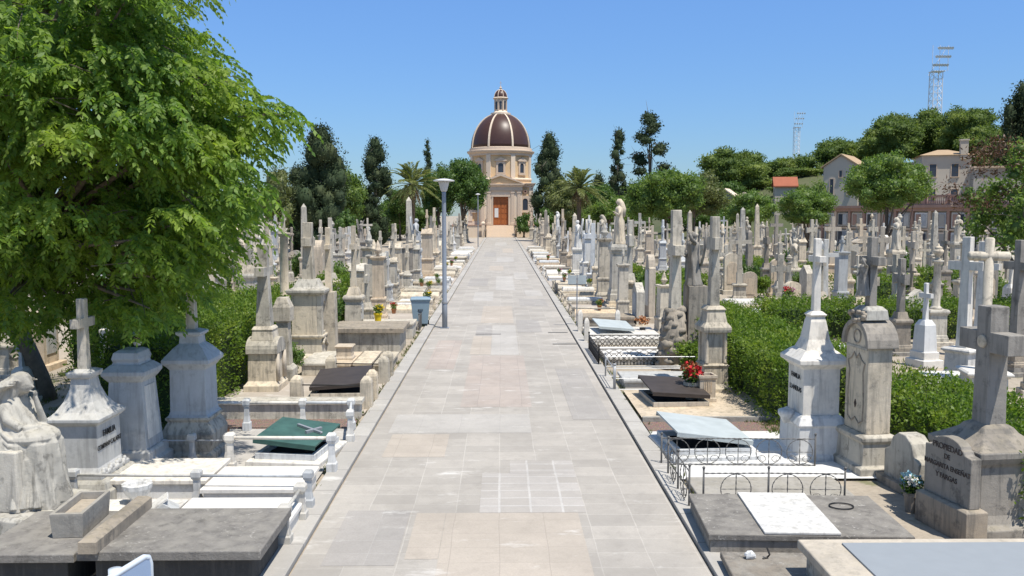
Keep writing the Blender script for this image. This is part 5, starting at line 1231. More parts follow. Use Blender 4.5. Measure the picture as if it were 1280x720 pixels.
slab(-5.9, -4.75, 9.55, 11.0, .53, 'slab_dark', 'dark stone tomb section beneath the concrete planter', ov=.14, th=.10, body='black_stone')  # body near black: shade below the lid overhang put into its colour
slab(-4.72, -2.68, 9.55, 11.0, .56, 'slab_dark', 'big dark mottled tomb slab with overhanging lid at the bottom', ov=.14, th=.11, body='black_stone')  # black body again paints in the shade under the lid
tag(MB().stack([(.1, .78, 0), (.1, .78, .13), (.06, .74, .16)], 0, 0).build('stone_beam', 'limestone_dark'), 'narrow stone beam lying across the dark tomb', 'stone beam').location = (-4.56, 10.25, .561)
t = thing('stone_planter', 'empty rectangular concrete planter resting on the dark tomb', 'planter', (-5.08, 10.45, .532), R(4))
t.scale = (.85, .82, .9)
MB().rings([[(sx * a, sy * b, z) for sx, sy in ((-1, -1), (1, -1), (1, 1), (-1, 1))] for a, b, z in ((.20, .50, 0), (.22, .53, .30), (.22, .53, .33), (.17, .47, .33), (.17, .47, .20), (.01, .01, .19))]).build('trough', 'concrete', t, False, .006)
MB().cbox(0, 0, .19, .33, .92, .04).build('soil', 'earth', t)
slab(-6.6, -4.4, 11.2, 12.15, .30, 'marble_white', 'white marble slab carrying the stone book', group=None)
slab(-4.35, -2.75, 11.2, 12.15, .32, 'marble_clean', 'clean white slab nearest the path with a low bevelled rim', group=None)
slab(-6.3, -4.4, 12.9, 14.1, .34, 'marble_white', 'white slab dappled by tree shade with marble railing')
slab(-4.33, -2.85, 12.4, 13.55, .36, 'marble_clean', 'broad glaring white slab beside the low marble posts')
t = thing('stone_book', 'tilted open book carved from pale marble on a white slab', 'stone book', (G(218, 628, .3).x, 11.6, .30), R(20))
MB().prism([(-.2, 0), (.2, 0), (.2, .03), (.0, .16), (-.2, .03)], -.16, .16).build('book_stand', 'marble_grey', t, False, .004)
o = MB().box(-.19, -.15, 0, .19, .15, .03).build('page', 'marble_white', t, False, .004); o.location = (-.09, 0, .10); o.rotation_euler = (0, R(-33), 0)
RGp = 'white marble post railings on the left'
railing([(-6.2, 12.55), (-4.4, 12.5), (-2.78, 12.45)], .62, 'marble post railing in front of the glaring white slab', 'marble_grey', rails=(.85,), pw=.12, rr=.022)
railing([(-2.78, 11.05), (-2.78, 11.95)], .58, 'pair of marble posts along the kerb by the dark tomb', 'marble_grey', rails=(.85,), pw=.14)
railing([(-4.45, 14.25), (-2.78, 14.2)], .72, 'white railing just before the green metal lid', 'marble_white', rails=(.88,), pw=.13, rr=.03)
railing([(-6.3, 17.1), (-5.0, 17.1), (-3.9, 17.1), (-2.95, 17.1), (-2.8, 16.1)], .68, 'long white railing behind the green metal lid', 'marble_white', rails=(.88,), pw=.12, rr=.028)
railing([(-6.4, 14.6), (-5.2, 14.6), (-4.6, 14.6)], .62, 'thin iron rail between marble posts by the terracotta urn', 'marble_grey', rails=(.8,), pw=.11, rr=.014, railmat='iron_silver')
bouquet((G(275, 560).x, G(275, 560).y, .05), 'empty orange terracotta pot on the shaded slab', [], pot='terracotta', green=None, cat='pot', name='terracotta_pot', potmb=MB().lathe([(.10, 0), (.13, .03), (.09, .08), (.15, .2), (.16, .24), (.18, .26), (.18, .3), (.13, .3), (.12, .2)], 18))
bouquet((-5.05, 12.0, .31), 'round carved marble urn at the foot of the family cross', [], pot='marble_white', green=None, cat='urn', name='marble_urn', potmb=MB().lathe([(.10, 0), (.09, .05), (.15, .12), (.19, .2), (.2, .26), (.17, .28), (.12, .25), (.1, .18)], 40, mod=lambda a, z: 1 + .05 * math.sin(a * 10)))
flat('pale_paving', -6.5, 14.3, -2.95, 17.2, .05, 'paving_pale'); flat('gravel_bed', -6.5, 17.2, -2.95, 18.0, .055, 'red_gravel')
flat('pale_paving', -7.2, 11.0, -2.95, 14.29, .046, 'paving_pale')
def metal_lid(cx, cy, w_, l_, label, m, rz, tx, ty, frame='limestone', crossm=None, lift=.2):
    t = thing('metal_lid_tomb', label, 'tomb lid', (cx, cy, 0), R(rz))
    fr = MB().stack([(w_ / 2 + .16, l_ / 2 + .16, 0), (w_ / 2 + .16, l_ / 2 + .16, .12), (w_ / 2 + .13, l_ / 2 + .13, .14)]); fr.build('tomb_base', frame, t, False, .01)
    MB().rings([[(sx * (w_ / 2 + a), sy * (l_ / 2 + a), z) for sx, sy in ((-1, -1), (1, -1), (1, 1), (-1, 1))] for a, z in ((.04, .139), (.04, .24), (-.04, .24), (-.04, .139))], closed=True).build('rim', frame, t, False, .006)
    MB().cbox(0, 0, .139, w_ - .1, l_ - .1, .01).build('opening', 'hole', t)  # near-black sheet painted as the shade inside the opened tomb
    lid = MB().box(-w_ / 2 - .06, -l_ / 2 - .06, 0, w_ / 2 + .06, l_ / 2 + .06, .035).box(-w_ / 2 - .06, -l_ / 2 - .06, -.05, w_ / 2 + .06, -l_ / 2 - .045, 0).box(-w_ / 2 - .06, l_ / 2 + .045, -.05, w_ / 2 + .06, l_ / 2 + .06, 0).build('lid', m, t, False, .004)
    lid.location = (0, 0, .25 + lift); lid.rotation_euler = (R(tx), R(ty), 0)
    if crossm: 
        c = MB().join(cross_mb(0, .62, .36, .04, .66, w=.05, taper=1), Matrix.Rotation(R(90), 4, 'X')).build('lid_cross', crossm, lid); c.location = (-.1, .25, .06); c.rotation_euler = (0, 0, R(62))
    return t
metal_lid(-3.58, 15.3, .98, 1.2, 'dark green metal tomb lid tilted open with a small metal cross', 'green_metal', -8, 3, 5, 'marble_white', 'iron_silver')
metal_lid(-3.75, 20.6, 1.15, 1.7, 'rusty brown metal lid propped open left of the path', 'brown_metal', 3, 3, -4, 'limestone')
tag(MB().box(-6.4, 18.15, 0, -2.95, 18.45, .34).box(-6.45, 18.1, .34, -2.9, 18.5, .42).build('low_wall', 'limestone'), 'low stone kerb wall behind the long white railing', 'low wall')
railing([(-4.5, 19.2), (-2.95, 19.1), (-2.95, 19.9)], .75, 'squat stone posts with thin iron rail round the brown lid', 'limestone', rails=(.72,), pw=.26, rr=.014, fat=True, railmat='iron')
railing([(-4.3, 22.1), (-2.95, 22.0), (-2.95, 22.8)], .72, 'squat stone posts beyond the brown lid', 'limestone_grey', rails=(.72,), pw=.26, rr=.014, fat=True, railmat='iron')
flat('earth_plot', -6.4, 18.5, -2.92, 22.0, .04, 'paving_tan')
for i, (x0, x1) in enumerate([(-5.35, -4.65), (-4.6, -4.0), (-3.95, -3.45), (-3.4, -2.95)]):
    slab(x0, x1, 23.2, 25.3, .34 - .02 * (i % 2), ['limestone', 'sandstone', 'limestone', 'limestone_grey'][i], ['tan slab farthest from the path in the row of four narrow slabs', 'narrow slab with a small stone pedestal on it', 'pale narrow slab second from the path before the dark sarcophagus', 'narrow slab at the kerb before the dark sarcophagus'][i], group=None)
t = thing('stone_socle', 'small moulded stone socle standing on a narrow slab', 'pedestal', (-4.3, 24.1, .32)); MB().stack(pedprof(.42, .42, 0, .38)).build('block', 'sandstone', t, False, .006)
slab(-5.3, -3.0, 26.9, 28.8, .78, 'limestone_dark', 'dark sarcophagus tomb with heavy lid beside the bin', ov=.12, th=.14, body='limestone_grey')
slab(-5.4, -3.0, 30.0, 31.3, .55, 'limestone', 'long pale stone tomb just behind the sarcophagus')
bouquet((-4.25, 30.3, .56), 'yellow flowers in a bright yellow pot left of the bin', ['flower_yellow'], .2, 'flower_yellow', .32, .14, seed=8)
bouquet((-4.3, 35.2, .3), 'orange dried flowers on a tan tomb beyond the bin', ['flower_dry', 'flower_red'], .16, 'terracotta', .2, .1, seed=9)
bouquet((-3.3, 39.5, .3), 'leafy yellow-green bouquet near the path edge beyond the lamp', ['flower_yellow', 'flower_white'], .22, 'terracotta', .25, .12, seed=10)

# ---------------------------------------------------------------- near right graves
def propiedad():
    p = G(1222, 664); t = thing('cross_tomb', 'massive grey stone cross on a stained base with carved portrait', 'cross', (p.x + .25, p.y + .3, 0), R(-83))
    MB().stack([(.66, .6, 0), (.66, .6, .14), (.56, .5, .18), (.52, .46, .3), (.5, .44, .95), (.54, .48, 1.0), (.58, .52, 1.08), (.58, .52, 1.16)]).build('pedestal', 'limestone_dark', t, False, .015)
    MB().stack([(.57, .51, 1.158), (.40, .36, 1.26), (.28, .26, 1.34), (.24, .22, 1.40), (.17, .17, 1.44)]).build('cross_foot', 'limestone_dark', t, False, .02)
    c = cross_mb(1.43, 1.62, 1.0, .30, .70, w=.30, taper=.92); c.build('cross', 'limestone_dark', t, False, .015)
    MB().join(MB().lathe([(.09, 0), (.085, .02), (.05, .03)], 18), Matrix.Translation((0, -.145, 1.43 + 1.62 * .7)) @ Matrix.Rotation(R(90), 4, 'X')).build('portrait_medallion', 'limestone', t)
    q = G(1183, 668); h = thing('inscribed_headstone', 'arched grey headstone inscribed as private property in front of the cross', 'headstone', (q.x + .10, q.y + .12, 0), R(-80))
    MB().stack([(.52, .16, 0), (.52, .16, .42), (.47, .12, .45)]).build('base', 'limestone_dark', h, False, .01)
    stele_mb(.92, .16, .448, .86, 2).build('slab', 'limestone_dark', h, False, .015)
    for i, (s_, z, sz) in enumerate([('PROPIEDAD', 1.14, .115), ('DE', 1.02, .10), ('MARGARITA ENSEÑAT', .88, .095), ('Y FARGAS', .74, .10)]): lettering(s_, sz, h, (0, -.083, z - .02), m='letter_worn', sp=.95)
propiedad()
def brown_headstone():
    p = G(1080, 592); t = thing('carved_headstone', 'tall round-topped brown headstone with carved scroll panel and crucifix', 'headstone', (p.x + .1, p.y + .2, 0), R(-84))
    MB().stack([(.50, .36, 0), (.50, .36, .16), (.44, .30, .2), (.42, .28, .55), (.46, .32, .60), (.46, .32, .66), (.38, .24, .7)]).build('base', 'limestone_grey', t, False, .012)
    MB().prism([(-.36, .698), (.36, .698)] + [(x, z) for x, z in arch(.72, 2.15, .34, 12)], -.21, .21).build('slab', 'limestone', t, False, .012)
    MB().prism([(.44, 2.12)] + arch(.88, 2.15, .42, 12) + [(-.44, 2.12), (-.36, 2.12)] + arch(.72, 2.15, .34, 12)[::-1] + [(.36, 2.12)], -.27, .27).build('arched_hood', 'limestone_dark', t, False, .01)
    fr = MB(); pts = [(-.24, .9), (-.26, 1.2), (-.22, 1.7), (-.27, 1.85), (-.16, 1.9), (-.08, 2.0), (0, 1.92), (.08, 2.0), (.16, 1.9), (.27, 1.85), (.22, 1.7), (.26, 1.2), (.24, .9), (.12, .84), (0, .92), (-.12, .84), (-.24, .9)]
    fr.tube([(x, -.212, z) for x, z in pts], .016, 6); fr.build('scroll_border', 'limestone_dark', t)
    MB().tube([(.11 * math.cos(a), -.214, 2.28 + .11 * math.sin(a)) for a in [2 * math.pi * i / 16 for i in range(17)]], .014, 6).build('medallion', 'limestone_dark', t)
    MB().box(-.34, -.225, 2.08, .34, -.211, 2.12).build('string_course', 'limestone_grey', t)
    for i, z in enumerate((1.62, 1.48, 1.34)): pass
    MB().prism([(-.035, 1.15), (0, 1.08), (.035, 1.15), (.0, 1.22)], -.222, -.211).build('carved_leaf', 'letter_worn', t)
    MB().stack([(.24, .2, 2.56), (.22, .18, 2.72), (.14, .13, 2.78)]).build('cross_foot', 'limestone_grey', t, False, .01)
    cross_mb(2.77, 1.15, .62, .13, .66, w=.15, taper=.95).build('cross', 'limestone_dark', t, False, .008)
    r = random.Random(5); f = figure_mb(0, .62, r, 'raise'); o = f.build('crucifix_figure', 'limestone_dark', t, True); o.location = (0, -.13, 2.95)
    g_ = MB()
    for i in range(14): a = i * .45; g_.ell((.22 * math.cos(a), -.24 + .04 * math.sin(i), 2.62 + .07 * math.sin(a)), (.05, .04, .04), 7, 5)
    g_.build('carved_wreath', 'limestone_dark', t, True)
brown_headstone()
def white_right():
    p = G(1012, 575); t = thing('cross_tomb', 'bright white family tomb with slender cross on a pyramid cap', 'cross', (p.x + .12, p.y + .25, 0), R(-88)); m = 'marble_white'
    MB().stack([(.52, .46, 0), (.52, .46, .12), (.48, .42, .16), (.47, .41, .62), (.50, .44, .66), (.44, .38, .78), (.38, .34, .82)]).build('base_step', m, t, False, .01)
    MB().stack([(.36, .32, .818), (.36, .32, 1.62), (.40, .36, 1.66), (.48, .44, 1.72), (.48, .44, 1.79), (.36, .32, 1.90), (.30, .27, 1.94)]).build('pedestal', m, t, False, .008)
    MB().stack([(.28, .26, 1.938), (.20, .19, 2.12), (.15, .14, 2.42), (.12, .12, 2.50), (.16, .15, 2.54), (.09, .09, 2.6)]).build('pyramid_cap', m, t, False, .006)
    cross_mb(2.59, 1.28, .52, .13, .72, w=.13, taper=.85).build('cross', m, t, False, .008)
    lettering('FAMILIA', .12, t, (0, -.325, 1.42)); lettering('LLANERAS', .12, t, (0, -.325, 1.2))
    MB().lathe([(.05, .62), (.09, .70), (.14, .78), (.14, .84), (.10, .86)], 14, 0, -.48).build('holy_water_bowl', m, t, True)
white_right()
slab(2.62, 5.15, 10.55, 12.15, .33, 'slab_dark', 'dark lichen-spotted slab crossed by one bright white marble band', rz=-3, ov=.03, th=.08, body='limestone_dark')
tag(MB().box(-.47, -.79, 0, .47, .79, .03).build('marble_sheet', 'marble_white', None, False, .006), 'bright white marble panel laid over the dark spotted slab', 'marble panel').location = (3.78, 11.35, .332)
bpy.data.objects['marble_sheet'].rotation_euler = (0, 0, R(-3))
slab(2.62, 4.0, 9.0, 10.3, .22, 'slab_dark', 'low dark slab at the bottom edge holding a small white stone', rz=-3, ov=.03, th=.08, body='limestone_dark')
slab(3.38, 7.8, 8.2, 9.72, .60, 'concrete_pale', 'pale raised tomb with bluish top panel in the bottom corner', ov=.08, th=.10, body='limestone_grey', inset=('panel_slate', .80, .78))
tag(MB().ell((0, 0, .04), (.07, .05, .05), 8, 6, .2, 2).build('white_stone', 'marble_white'), 'small white stone chip on the low dark slab', 'stone').location = (2.95, 10.1, .222)
o = MB().tube([(.0, 0, .0), (.06, .02, .01), (.08, .0, .05), (.06, .04, .12)], .012, 6).build('iron_hook', 'iron'); tag(o, 'rusty iron hook beside the white stone chip', 'iron hook').location = (3.1, 10.08, .225)
o = MB().tube([(.16 * math.cos(a), .13 * math.sin(a), .012) for a in [2 * math.pi * i / 24 for i in range(25)]], .009, 6).build('wire_ring', 'iron'); tag(o, 'rusty wire wreath ring lying on the spotted slab', 'wire ring').location = (4.62, 11.6, .333)
t = thing('rounded_headstone', 'low grey headstone with swelling round top behind the blue flowers', 'headstone', (G(1128, 618).x + .2, G(1128, 618).y + .2, 0), R(-84))
MB().prism([(-.48, 0), (.48, 0), (.48, .55), (.34, .62), (.26, .80), (.1, .90), (-.1, .90), (-.26, .80), (-.34, .62), (-.48, .55)], -.16, .16).build('slab', 'limestone_grey', t, False, .02); MB().cbox(0, 0, 0, 1.1, .5, .14).build('base', 'limestone_dark', t, False, .01)
bouquet((G(1138, 640).x, G(1138, 640).y, 0), 'bunch of pale blue artificial flowers before the rounded headstone', ['flower_blue', 'flower_blue', 'flower_white'], .17, 'limestone_dark', .3, .1, 'leaf_round', seed=4)
iron_fence([(2.72, 14.6), (5.3, 14.5)], .54, 'twisted wire fence with ring pattern beyond the spotted slab', 'iron_old', style=1, twist=True, r=.009)
iron_fence([(2.72, 12.4), (2.72, 13.2), (2.72, 14.0)], .62, 'twisted wire fence panel leaning along the kerb', 'iron_old', style=1, twist=True, r=.009)
iron_fence([(2.95, 12.5), (3.9, 12.5), (5.0, 12.45)], .56, 'twisted wire fence with round arches directly behind the spotted slab', 'iron_old', style=1, twist=True, r=.009)
slab(2.95, 5.3, 12.75, 13.75, .10, 'concrete', 'flat grey tomb cover inside the twisted wire fence')
metal_lid(3.65, 15.6, 1.25, 1.3, 'pale blue metal tomb lid tilted on a white frame', 'blue_metal', 5, 2, 8, 'marble_white')
flat('pale_paving', 2.9, 13.8, 6.4, 16.9, .05, 'marble_clean'); flat('gravel_bed', 2.9, 16.9, 7.0, 17.7, .055, 'red_gravel'); flat('sandy_platform', 2.9, 17.75, 6.2, 20.6, .12, 'sandstone')
tag(MB().box(2.9, 17.66, 0, 6.3, 17.76, .15).build('low_kerb', 'concrete'), kind='structure')
metal_lid(3.85, 19.4, 1.15, 1.35, 'dark brown metal tomb lid propped open in an orange stone frame', 'brown_metal', 4, 4, 4, 'sandstone')
t = thing('square_planter', 'tall square stone planter with fluted front panel', 'planter', (G(884, 503, .12).x, G(884, 503, .12).y + .2, .12), R(4))
MB().rings([[(sx * a, sy * a, z) for sx, sy in ((-1, -1), (1, -1), (1, 1), (-1, 1))] for a, z in ((.2, 0), (.2, .08), (.18, .1), (.18, .5), (.21, .54), (.21, .6), (.16, .6), (.16, .4), (.01, .39))]).build('box', 'sandstone', t, False, .006)
m = MB()
for i in range(5): m.tube([(-.08 + i * .04, -.185, .22), (-.08 + i * .04, -.185, .46)], .012, 6)
m.build('fluting', 'sandstone', t); MB().cbox(0, 0, .38, .3, .3, .03).build('soil', 'earth', t)
bouquet((G(864, 500, .12).x, G(864, 500, .12).y, .12), 'stone pot with red poinsettia leaves and dried flowers', ['flower_red', 'flower_red', 'flower_red', 'flower_dry', 'flower_dry'], .26, 'sandstone', .42, .17, 'leaf_round', seed=5)
bouquet((G(803, 420).x, G(803, 420).y, .1), 'dried orange flower bunch behind the wavy iron fence', ['flower_dry', 'flower_dry', 'flower_dry'], .24, 'black_stone', .2, .1, None, seed=6)
bouquet((G(836, 452).x, G(836, 452).y, .15), 'small yellow flower pot at the foot of the rock pile', ['flower_yellow'], .13, 'flower_yellow', .16, .08, seed=7)
bouquet((G(765, 383).x, G(765, 383).y, .2), 'mixed red white and pink bouquet beyond the blue sign', ['flower_red', 'flower_white', 'flower_pink'], .22, 'terracotta', .2, .1, seed=12)
bouquet((G(985, 405).x, G(985, 405).y, .9), 'pale red flower bunch on the hedge side by the tablet', ['flower_pink', 'flower_red'], .22, 'limestone', .2, .1, seed=13)
iron_fence([(2.75, 20.9), (5.2, 20.9)], .62, 'silver painted railing behind the brown metal lid', 'iron_silver', style=3)
iron_fence([(2.72, 20.9), (2.72, 22.6), (5.2, 22.6)], .62, 'silver railing corner along the kerb', 'iron_silver', style=3)
iron_fence([(2.75, 24.4), (2.75, 27.2), (5.0, 27.2)], .55, 'wavy fence of overlapping iron arches by the kerb', 'iron', style=2)
iron_fence([(2.75, 24.4), (5.0, 24.4)], .55, 'front panel of overlapping iron arches before white slab', 'iron', style=2)
slab(3.0, 5.0, 21.2, 22.4, .25, 'marble_grey', 'grey marble slab inside the silver railing'); slab(3.0, 5.0, 24.8, 26.8, .22, 'marble_clean', 'white slab inside the wavy arch fence')
slab(2.95, 5.4, 28.6, 31.6, .22, 'marble_white', 'white marble terrace by the blue two-panel sign', ov=.0, th=.1)
metal_lid(3.9, 30.4, 1.1, 1.5, 'light blue grave cover on the white marble terrace', 'blue_metal', 3, 3, 5, 'marble_white')
railing([(2.85, 29.0), (2.85, 31.4), (4.2, 31.4)], .85, 'white posts round the marble terrace', 'marble_white', rails=(), pw=.17, fat=True)
def grey_column():
    p = G(888, 496); t = thing('column_monument', 'tall grey monument with fluted plinth and rounded block cross', 'cross', (p.x + .1, p.y + .3, 0), R(-86)); m = 'limestone_grey'
    MB().stack([(.55, .5, 0), (.55, .5, .2), (.5, .45, .26), (.46, .42, .32), (.44, .40, .7), (.48, .44, .76), (.40, .36, .8)]).build('base_step', m, t, False, .01)
    MB().stack([(.34, .3, .8), (.34, .3, 1.55)]).build('core', m, t)
    for sx in (-1, 1):
        for sy in (-1, 1): MB().lathe([(.08, .798), (.065, .84), (.06, 1.5), (.085, 1.56)], 12, sx * .36, sy * .32).build('colonnette', 'limestone', t, True)
    MB().stack([(.50, .46, 1.555), (.52, .48, 1.62), (.52, .48, 1.68), (.40, .36, 1.80), (.32, .30, 2.05), (.36, .34, 2.1), (.26, .24, 2.18)]).build('cap', m, t, False, .01)
    cross_mb(2.17, 2.15, .9, .32, .70, w=.36, taper=.8).build('cross', m, t, False, .03); t.scale = (.72, .70, .98)
grey_column()
def rock_cross():
    p = G(845, 462); t = thing('rock_monument', 'pile of rounded boulders carrying a tall block-armed cross', 'cross', (p.x, p.y + .3, 0), R(-88)); r = random.Random(9)
    rockpile_mb(1.15, 1.6, r).build('rock_pile', 'limestone_dark', t, True)
    cross_mb(1.5, 2.9, .95, .30, .62, w=.34, taper=.82).build('cross', 'limestone', t, False, .02)
    w_ = figure_mb(0, 1.5, r, 'raise', True).build('angel_figure', 'limestone_dark', t, True); w_.location = (-.1, .55, 2.3); MB().stack([(.4, .3, 0), (.34, .26, 2.31)], -.1, .6).build('angel_pedestal', 'limestone_dark', t, False, .01)
rock_cross()
# ---------------------------------------------------------------- the rows of monuments
ONES = ['', 'first', 'second', 'third', 'fourth', 'fifth', 'sixth', 'seventh', 'eighth', 'ninth', 'tenth', 'eleventh', 'twelfth', 'thirteenth', 'fourteenth', 'fifteenth', 'sixteenth', 'seventeenth', 'eighteenth', 'nineteenth']
TENS = {2: ('twentieth', 'twenty'), 3: ('thirtieth', 'thirty'), 4: ('fortieth', 'forty'), 5: ('fiftieth', 'fifty'), 6: ('sixtieth', 'sixty')}
def ordw(n): return ONES[n] if n < 20 else (TENS[n // 10][0] if n % 10 == 0 else TENS[n // 10][1] + '-' + ONES[n % 10])
OCC = [(-5.65, 21.2), (-5.5, 22.5), (-5.4, 24.8), (4.9, 20.3), (4.8, 24), (5.4, 15.5), (5.9, 14.4), (6.5, 12.1), (-6.4, 13.6), (-6.1, 14.7), (-5.4, 15.6), (-6.1, 11.6)]
def free(x, y, d=1.05):
    return all((abs(x - a) > d * 1.1 or abs(y - b) > d) for a, b in OCC)
GR = 'stone grave monuments in the cemetery rows'
# monuments read off the photograph: kind, px, base row, top row, stone, facing, label
HAND = [('pillar', 778, 402, 312, 'limestone', -90, 'pale pillar with carved flame top beyond the blue sign'),
 ('statue', 773, 384, 248, 'limestone', -88, 'very tall pillar bearing a draped statue against the green tree'),
 ('statue', 752, 356, 268, 'limestone_grey', -90, 'slim grey column with a small standing figure before the statue pillar'),
 ('stele', 812, 404, 318, 'sandstone', -85, 'broad smooth tan block slab between pillar and boulders'),
 ('stele', 735, 340, 274, 'limestone', -88, 'tall round-topped stone with carved crest'),
 ('angel', 705, 334, 296, 'limestone_dark', -90, 'dark tomb group with kneeling angel near the kerb'),
 ('statue', 697, 318, 264, 'marble_white', -86, 'bright white statue standing high near the chapel'),
 ('pillar', 828, 420, 340, 'limestone', -80, 'stepped stone pillar in shade beside the boulder pile'),
 ('column', 858, 400, 300, 'limestone_dark', -88, 'dark column rising just behind the boulder pile'),
 ('tallcross', 924, 380, 284, 'limestone_grey', -10, 'big grey cross with wide arms facing the viewer'),
 ('stele', 937, 377, 340, 'sandstone', -12, 'small tan tablet with gabled brick-coloured top'),
 ('cross', 975, 404, 318, 'limestone_grey', -20, 'grey cross with short arms beside the reddish flowers'),
 ('tallcross', 1030, 402, 299, 'marble_white', -8, 'large bluish white cross facing the viewer above the hedge'),
 ('column', 985, 384, 318, 'limestone_grey', -30, 'grey column tomb with a dark oval medallion'),
 ('cross', 1058, 384, 290, 'limestone', -15, 'tablet with oval portrait under a rounded cross'),
 ('shrine', 1078, 378, 288, 'sandstone', -20, 'cream shrine with orange-yellow gabled roof'),
 ('small', 1155, 458, 354, 'marble_clean', -80, 'small pure white stepped cross behind the brown headstone'),
 ('tallcross', 1202, 484, 296, 'marble_white', -62, 'large white cross with heavy square arms'),
 ('tallcross', 1222, 462, 302, 'marble_white', -60, 'second large white cross partly behind the heavy armed one'),
 ('tallcross', 1268, 468, 300, 'limestone_dark', -80, 'dark stained tall monument at the right edge'),
 ('cross', 1118, 410, 318, 'limestone_grey', -75, 'grey cross monument behind the crucifix headstone'),
 ('cross', 1138, 384, 330, 'limestone_dark', -70, 'lichen-darkened cross with drooping arms'),
 ('small', 1128, 366, 328, 'marble_white', -80, 'little white tomb with pointed top near the far hedge'),
 ('small', 1262, 400, 320, 'marble_white', -80, 'white stepped tomb close to the right edge hedge'),
 ('cross', 443, 424, 282, 'limestone', 88, 'tall cross on tapering shaft left of the sarcophagus'),
 ('pillar', 474, 402, 300, 'sandstone', 92, 'pale square pillar left of the wheelie bin'),
 ('cross', 460, 416, 330, 'limestone_grey', 95, 'slender cross squeezed between pillar and tapering shaft'),
 ('obelisk', 513, 350, 246, 'limestone', 90, 'tall pale obelisk in front of the left palm'),
 ('shrine', 535, 348, 262, 'sandstone', 88, 'pinkish gabled monument right of the tall obelisk'),
 ('column', 357, 440, 262, 'limestone', 90, 'round arched monument behind the block cross'),
 ('cross', 312, 400, 250, 'limestone_grey', 85, 'cross peeping out beside the leafy tree foliage'),
 ('stele', 305, 370, 308, 'limestone_grey', 85, 'grey arched tomb slab left of the block cross'),
 ('obelisk', 172, 425, 345, 'limestone', 80, 'white cone-like obelisk seen under the leafy tree'),
 ('stele', 140, 470, 395, 'marble_clean', 80, 'bright white headstone behind the leafy tree trunk'),
 ('small', 30, 505, 420, 'marble_white', 80, 'white tomb in the shade at the left edge'),
 ('cross', 12, 470, 360, 'limestone_grey', 80, 'grey cross in the tree shade at the left edge'),
 ('cross', 415, 400, 272, 'limestone', 88, 'cross monument behind the gothic shrine roof'),
 ('stele', 400, 372, 300, 'sandstone', 88, 'tan round-headed niche stone with an orange picture')]
for i, (k, px, yb, yt, m, rz, lab) in enumerate(HAND):
    p = G(px, yb); OCC.append((p.x, p.y)); place(k, i % 3, (p.x, p.y, 0), H(yt, p.y), R(rz), m, lab, None, True)
# cylindrical armed cross
p = G(1228, 505); t = thing('round_cross', 'cream cross with thick cylindrical arms behind the massive grey cross', 'cross', (p.x, p.y, 0), R(-12)); OCC.append((p.x, p.y))
MB().stack(pedprof(.8, .8, 0, .8)).build('pedestal', 'marble_white', t, False, .01); round_cross(.79, H(297, p.y) - .79, .86, .11, .86).build('cross', 'limestone', t, True)
rr = random.Random(17)
KW = [('cross', 44), ('tallcross', 9), ('obelisk', 3), ('column', 7), ('shrine', 8), ('stele', 10), ('statue', 7), ('angel', 4), ('pillar', 8), ('rock', 3), ('small', 5)]
MW = [('limestone', 34), ('limestone_grey', 30), ('limestone_dark', 12), ('sandstone', 12), ('marble_white', 7), ('marble_grey', 5)]
def pick(t): return rr.choices([a for a, _ in t], [b for _, b in t])[0]
rows = []
for side in (1, -1):
    offs = [5.4, 12.4, 14.4, 21.0, 23.2, 30.2, 32.6, 40, 47] if side > 0 else [5.4, 12.4, 14.4, 21.0, 28]
    rows += [(side, k, x) for k, x in enumerate(offs)]
BUSH = []
def bush_copy(x, y, sc, lab, grp):
    if not BUSH:
        rng = np.random.default_rng(31)
        for m, rd in (('leaf_mid', (.42, .42, .6)), ('leaf_round', (.3, .3, .75)), ('leaf_hedge', (.55, .5, .45))):
            cl = [((rng.uniform(-.5, .5) * rd[0], rng.uniform(-.5, .5) * rd[1], rd[2] * rng.uniform(.5, 1.5)), (rd[0] * .55, rd[1] * .55, rd[2] * .4)) for _ in range(9)]
            P, D = clump_points(cl, 2400, rng, .5, .3); v, f = cards(P, rng.uniform(.05, .11, len(P)), rng, .55, (0, 0, .3)); v2, f2 = cores(cl, .55); f = np.concatenate([f, f2 + len(v)]); v = np.concatenate([v, v2])
            o = npmesh(v, f, 'small_bush', m); COL.objects.unlink(o); BUSH.append(o)
    c = rr.choice(BUSH).copy(); COL.objects.link(c); c.location = (x, y, 0); c.rotation_euler = (0, 0, rr.uniform(0, 6)); c.scale = (sc, sc, sc * rr.uniform(.8, 1.3)); tag(c, lab, 'bush', grp)
for i, (px, py, sc, lab) in enumerate([(872, 470, 1.2, 'dark bush squeezed between boulder pile and grey column'), (806, 400, 1.3, 'green bush behind the smooth tan block slab'), (740, 345, 1.4, 'upright bush behind the round-topped stone'), (424, 380, 1.5, 'tall bush between gothic shrine and slender cross'), (418, 430, 1.1, 'leafy bush at the foot of the gothic shrine'),
        (985, 520, .7, 'weedy tuft left of the bright white tomb'), (1110, 350, 1.3, 'bush behind the tablet with oval portrait'), (1000, 378, 1.1, 'bush behind the bluish white cross'), (368, 470, .7, 'ivy-like bush beside the short grey stele'), (950, 372, 1.2, 'bush beside the small tan tablet')]):
    p = G(px, py); bush_copy(p.x, p.y, sc, lab, 'small bushes among the monuments')
FARG = {}
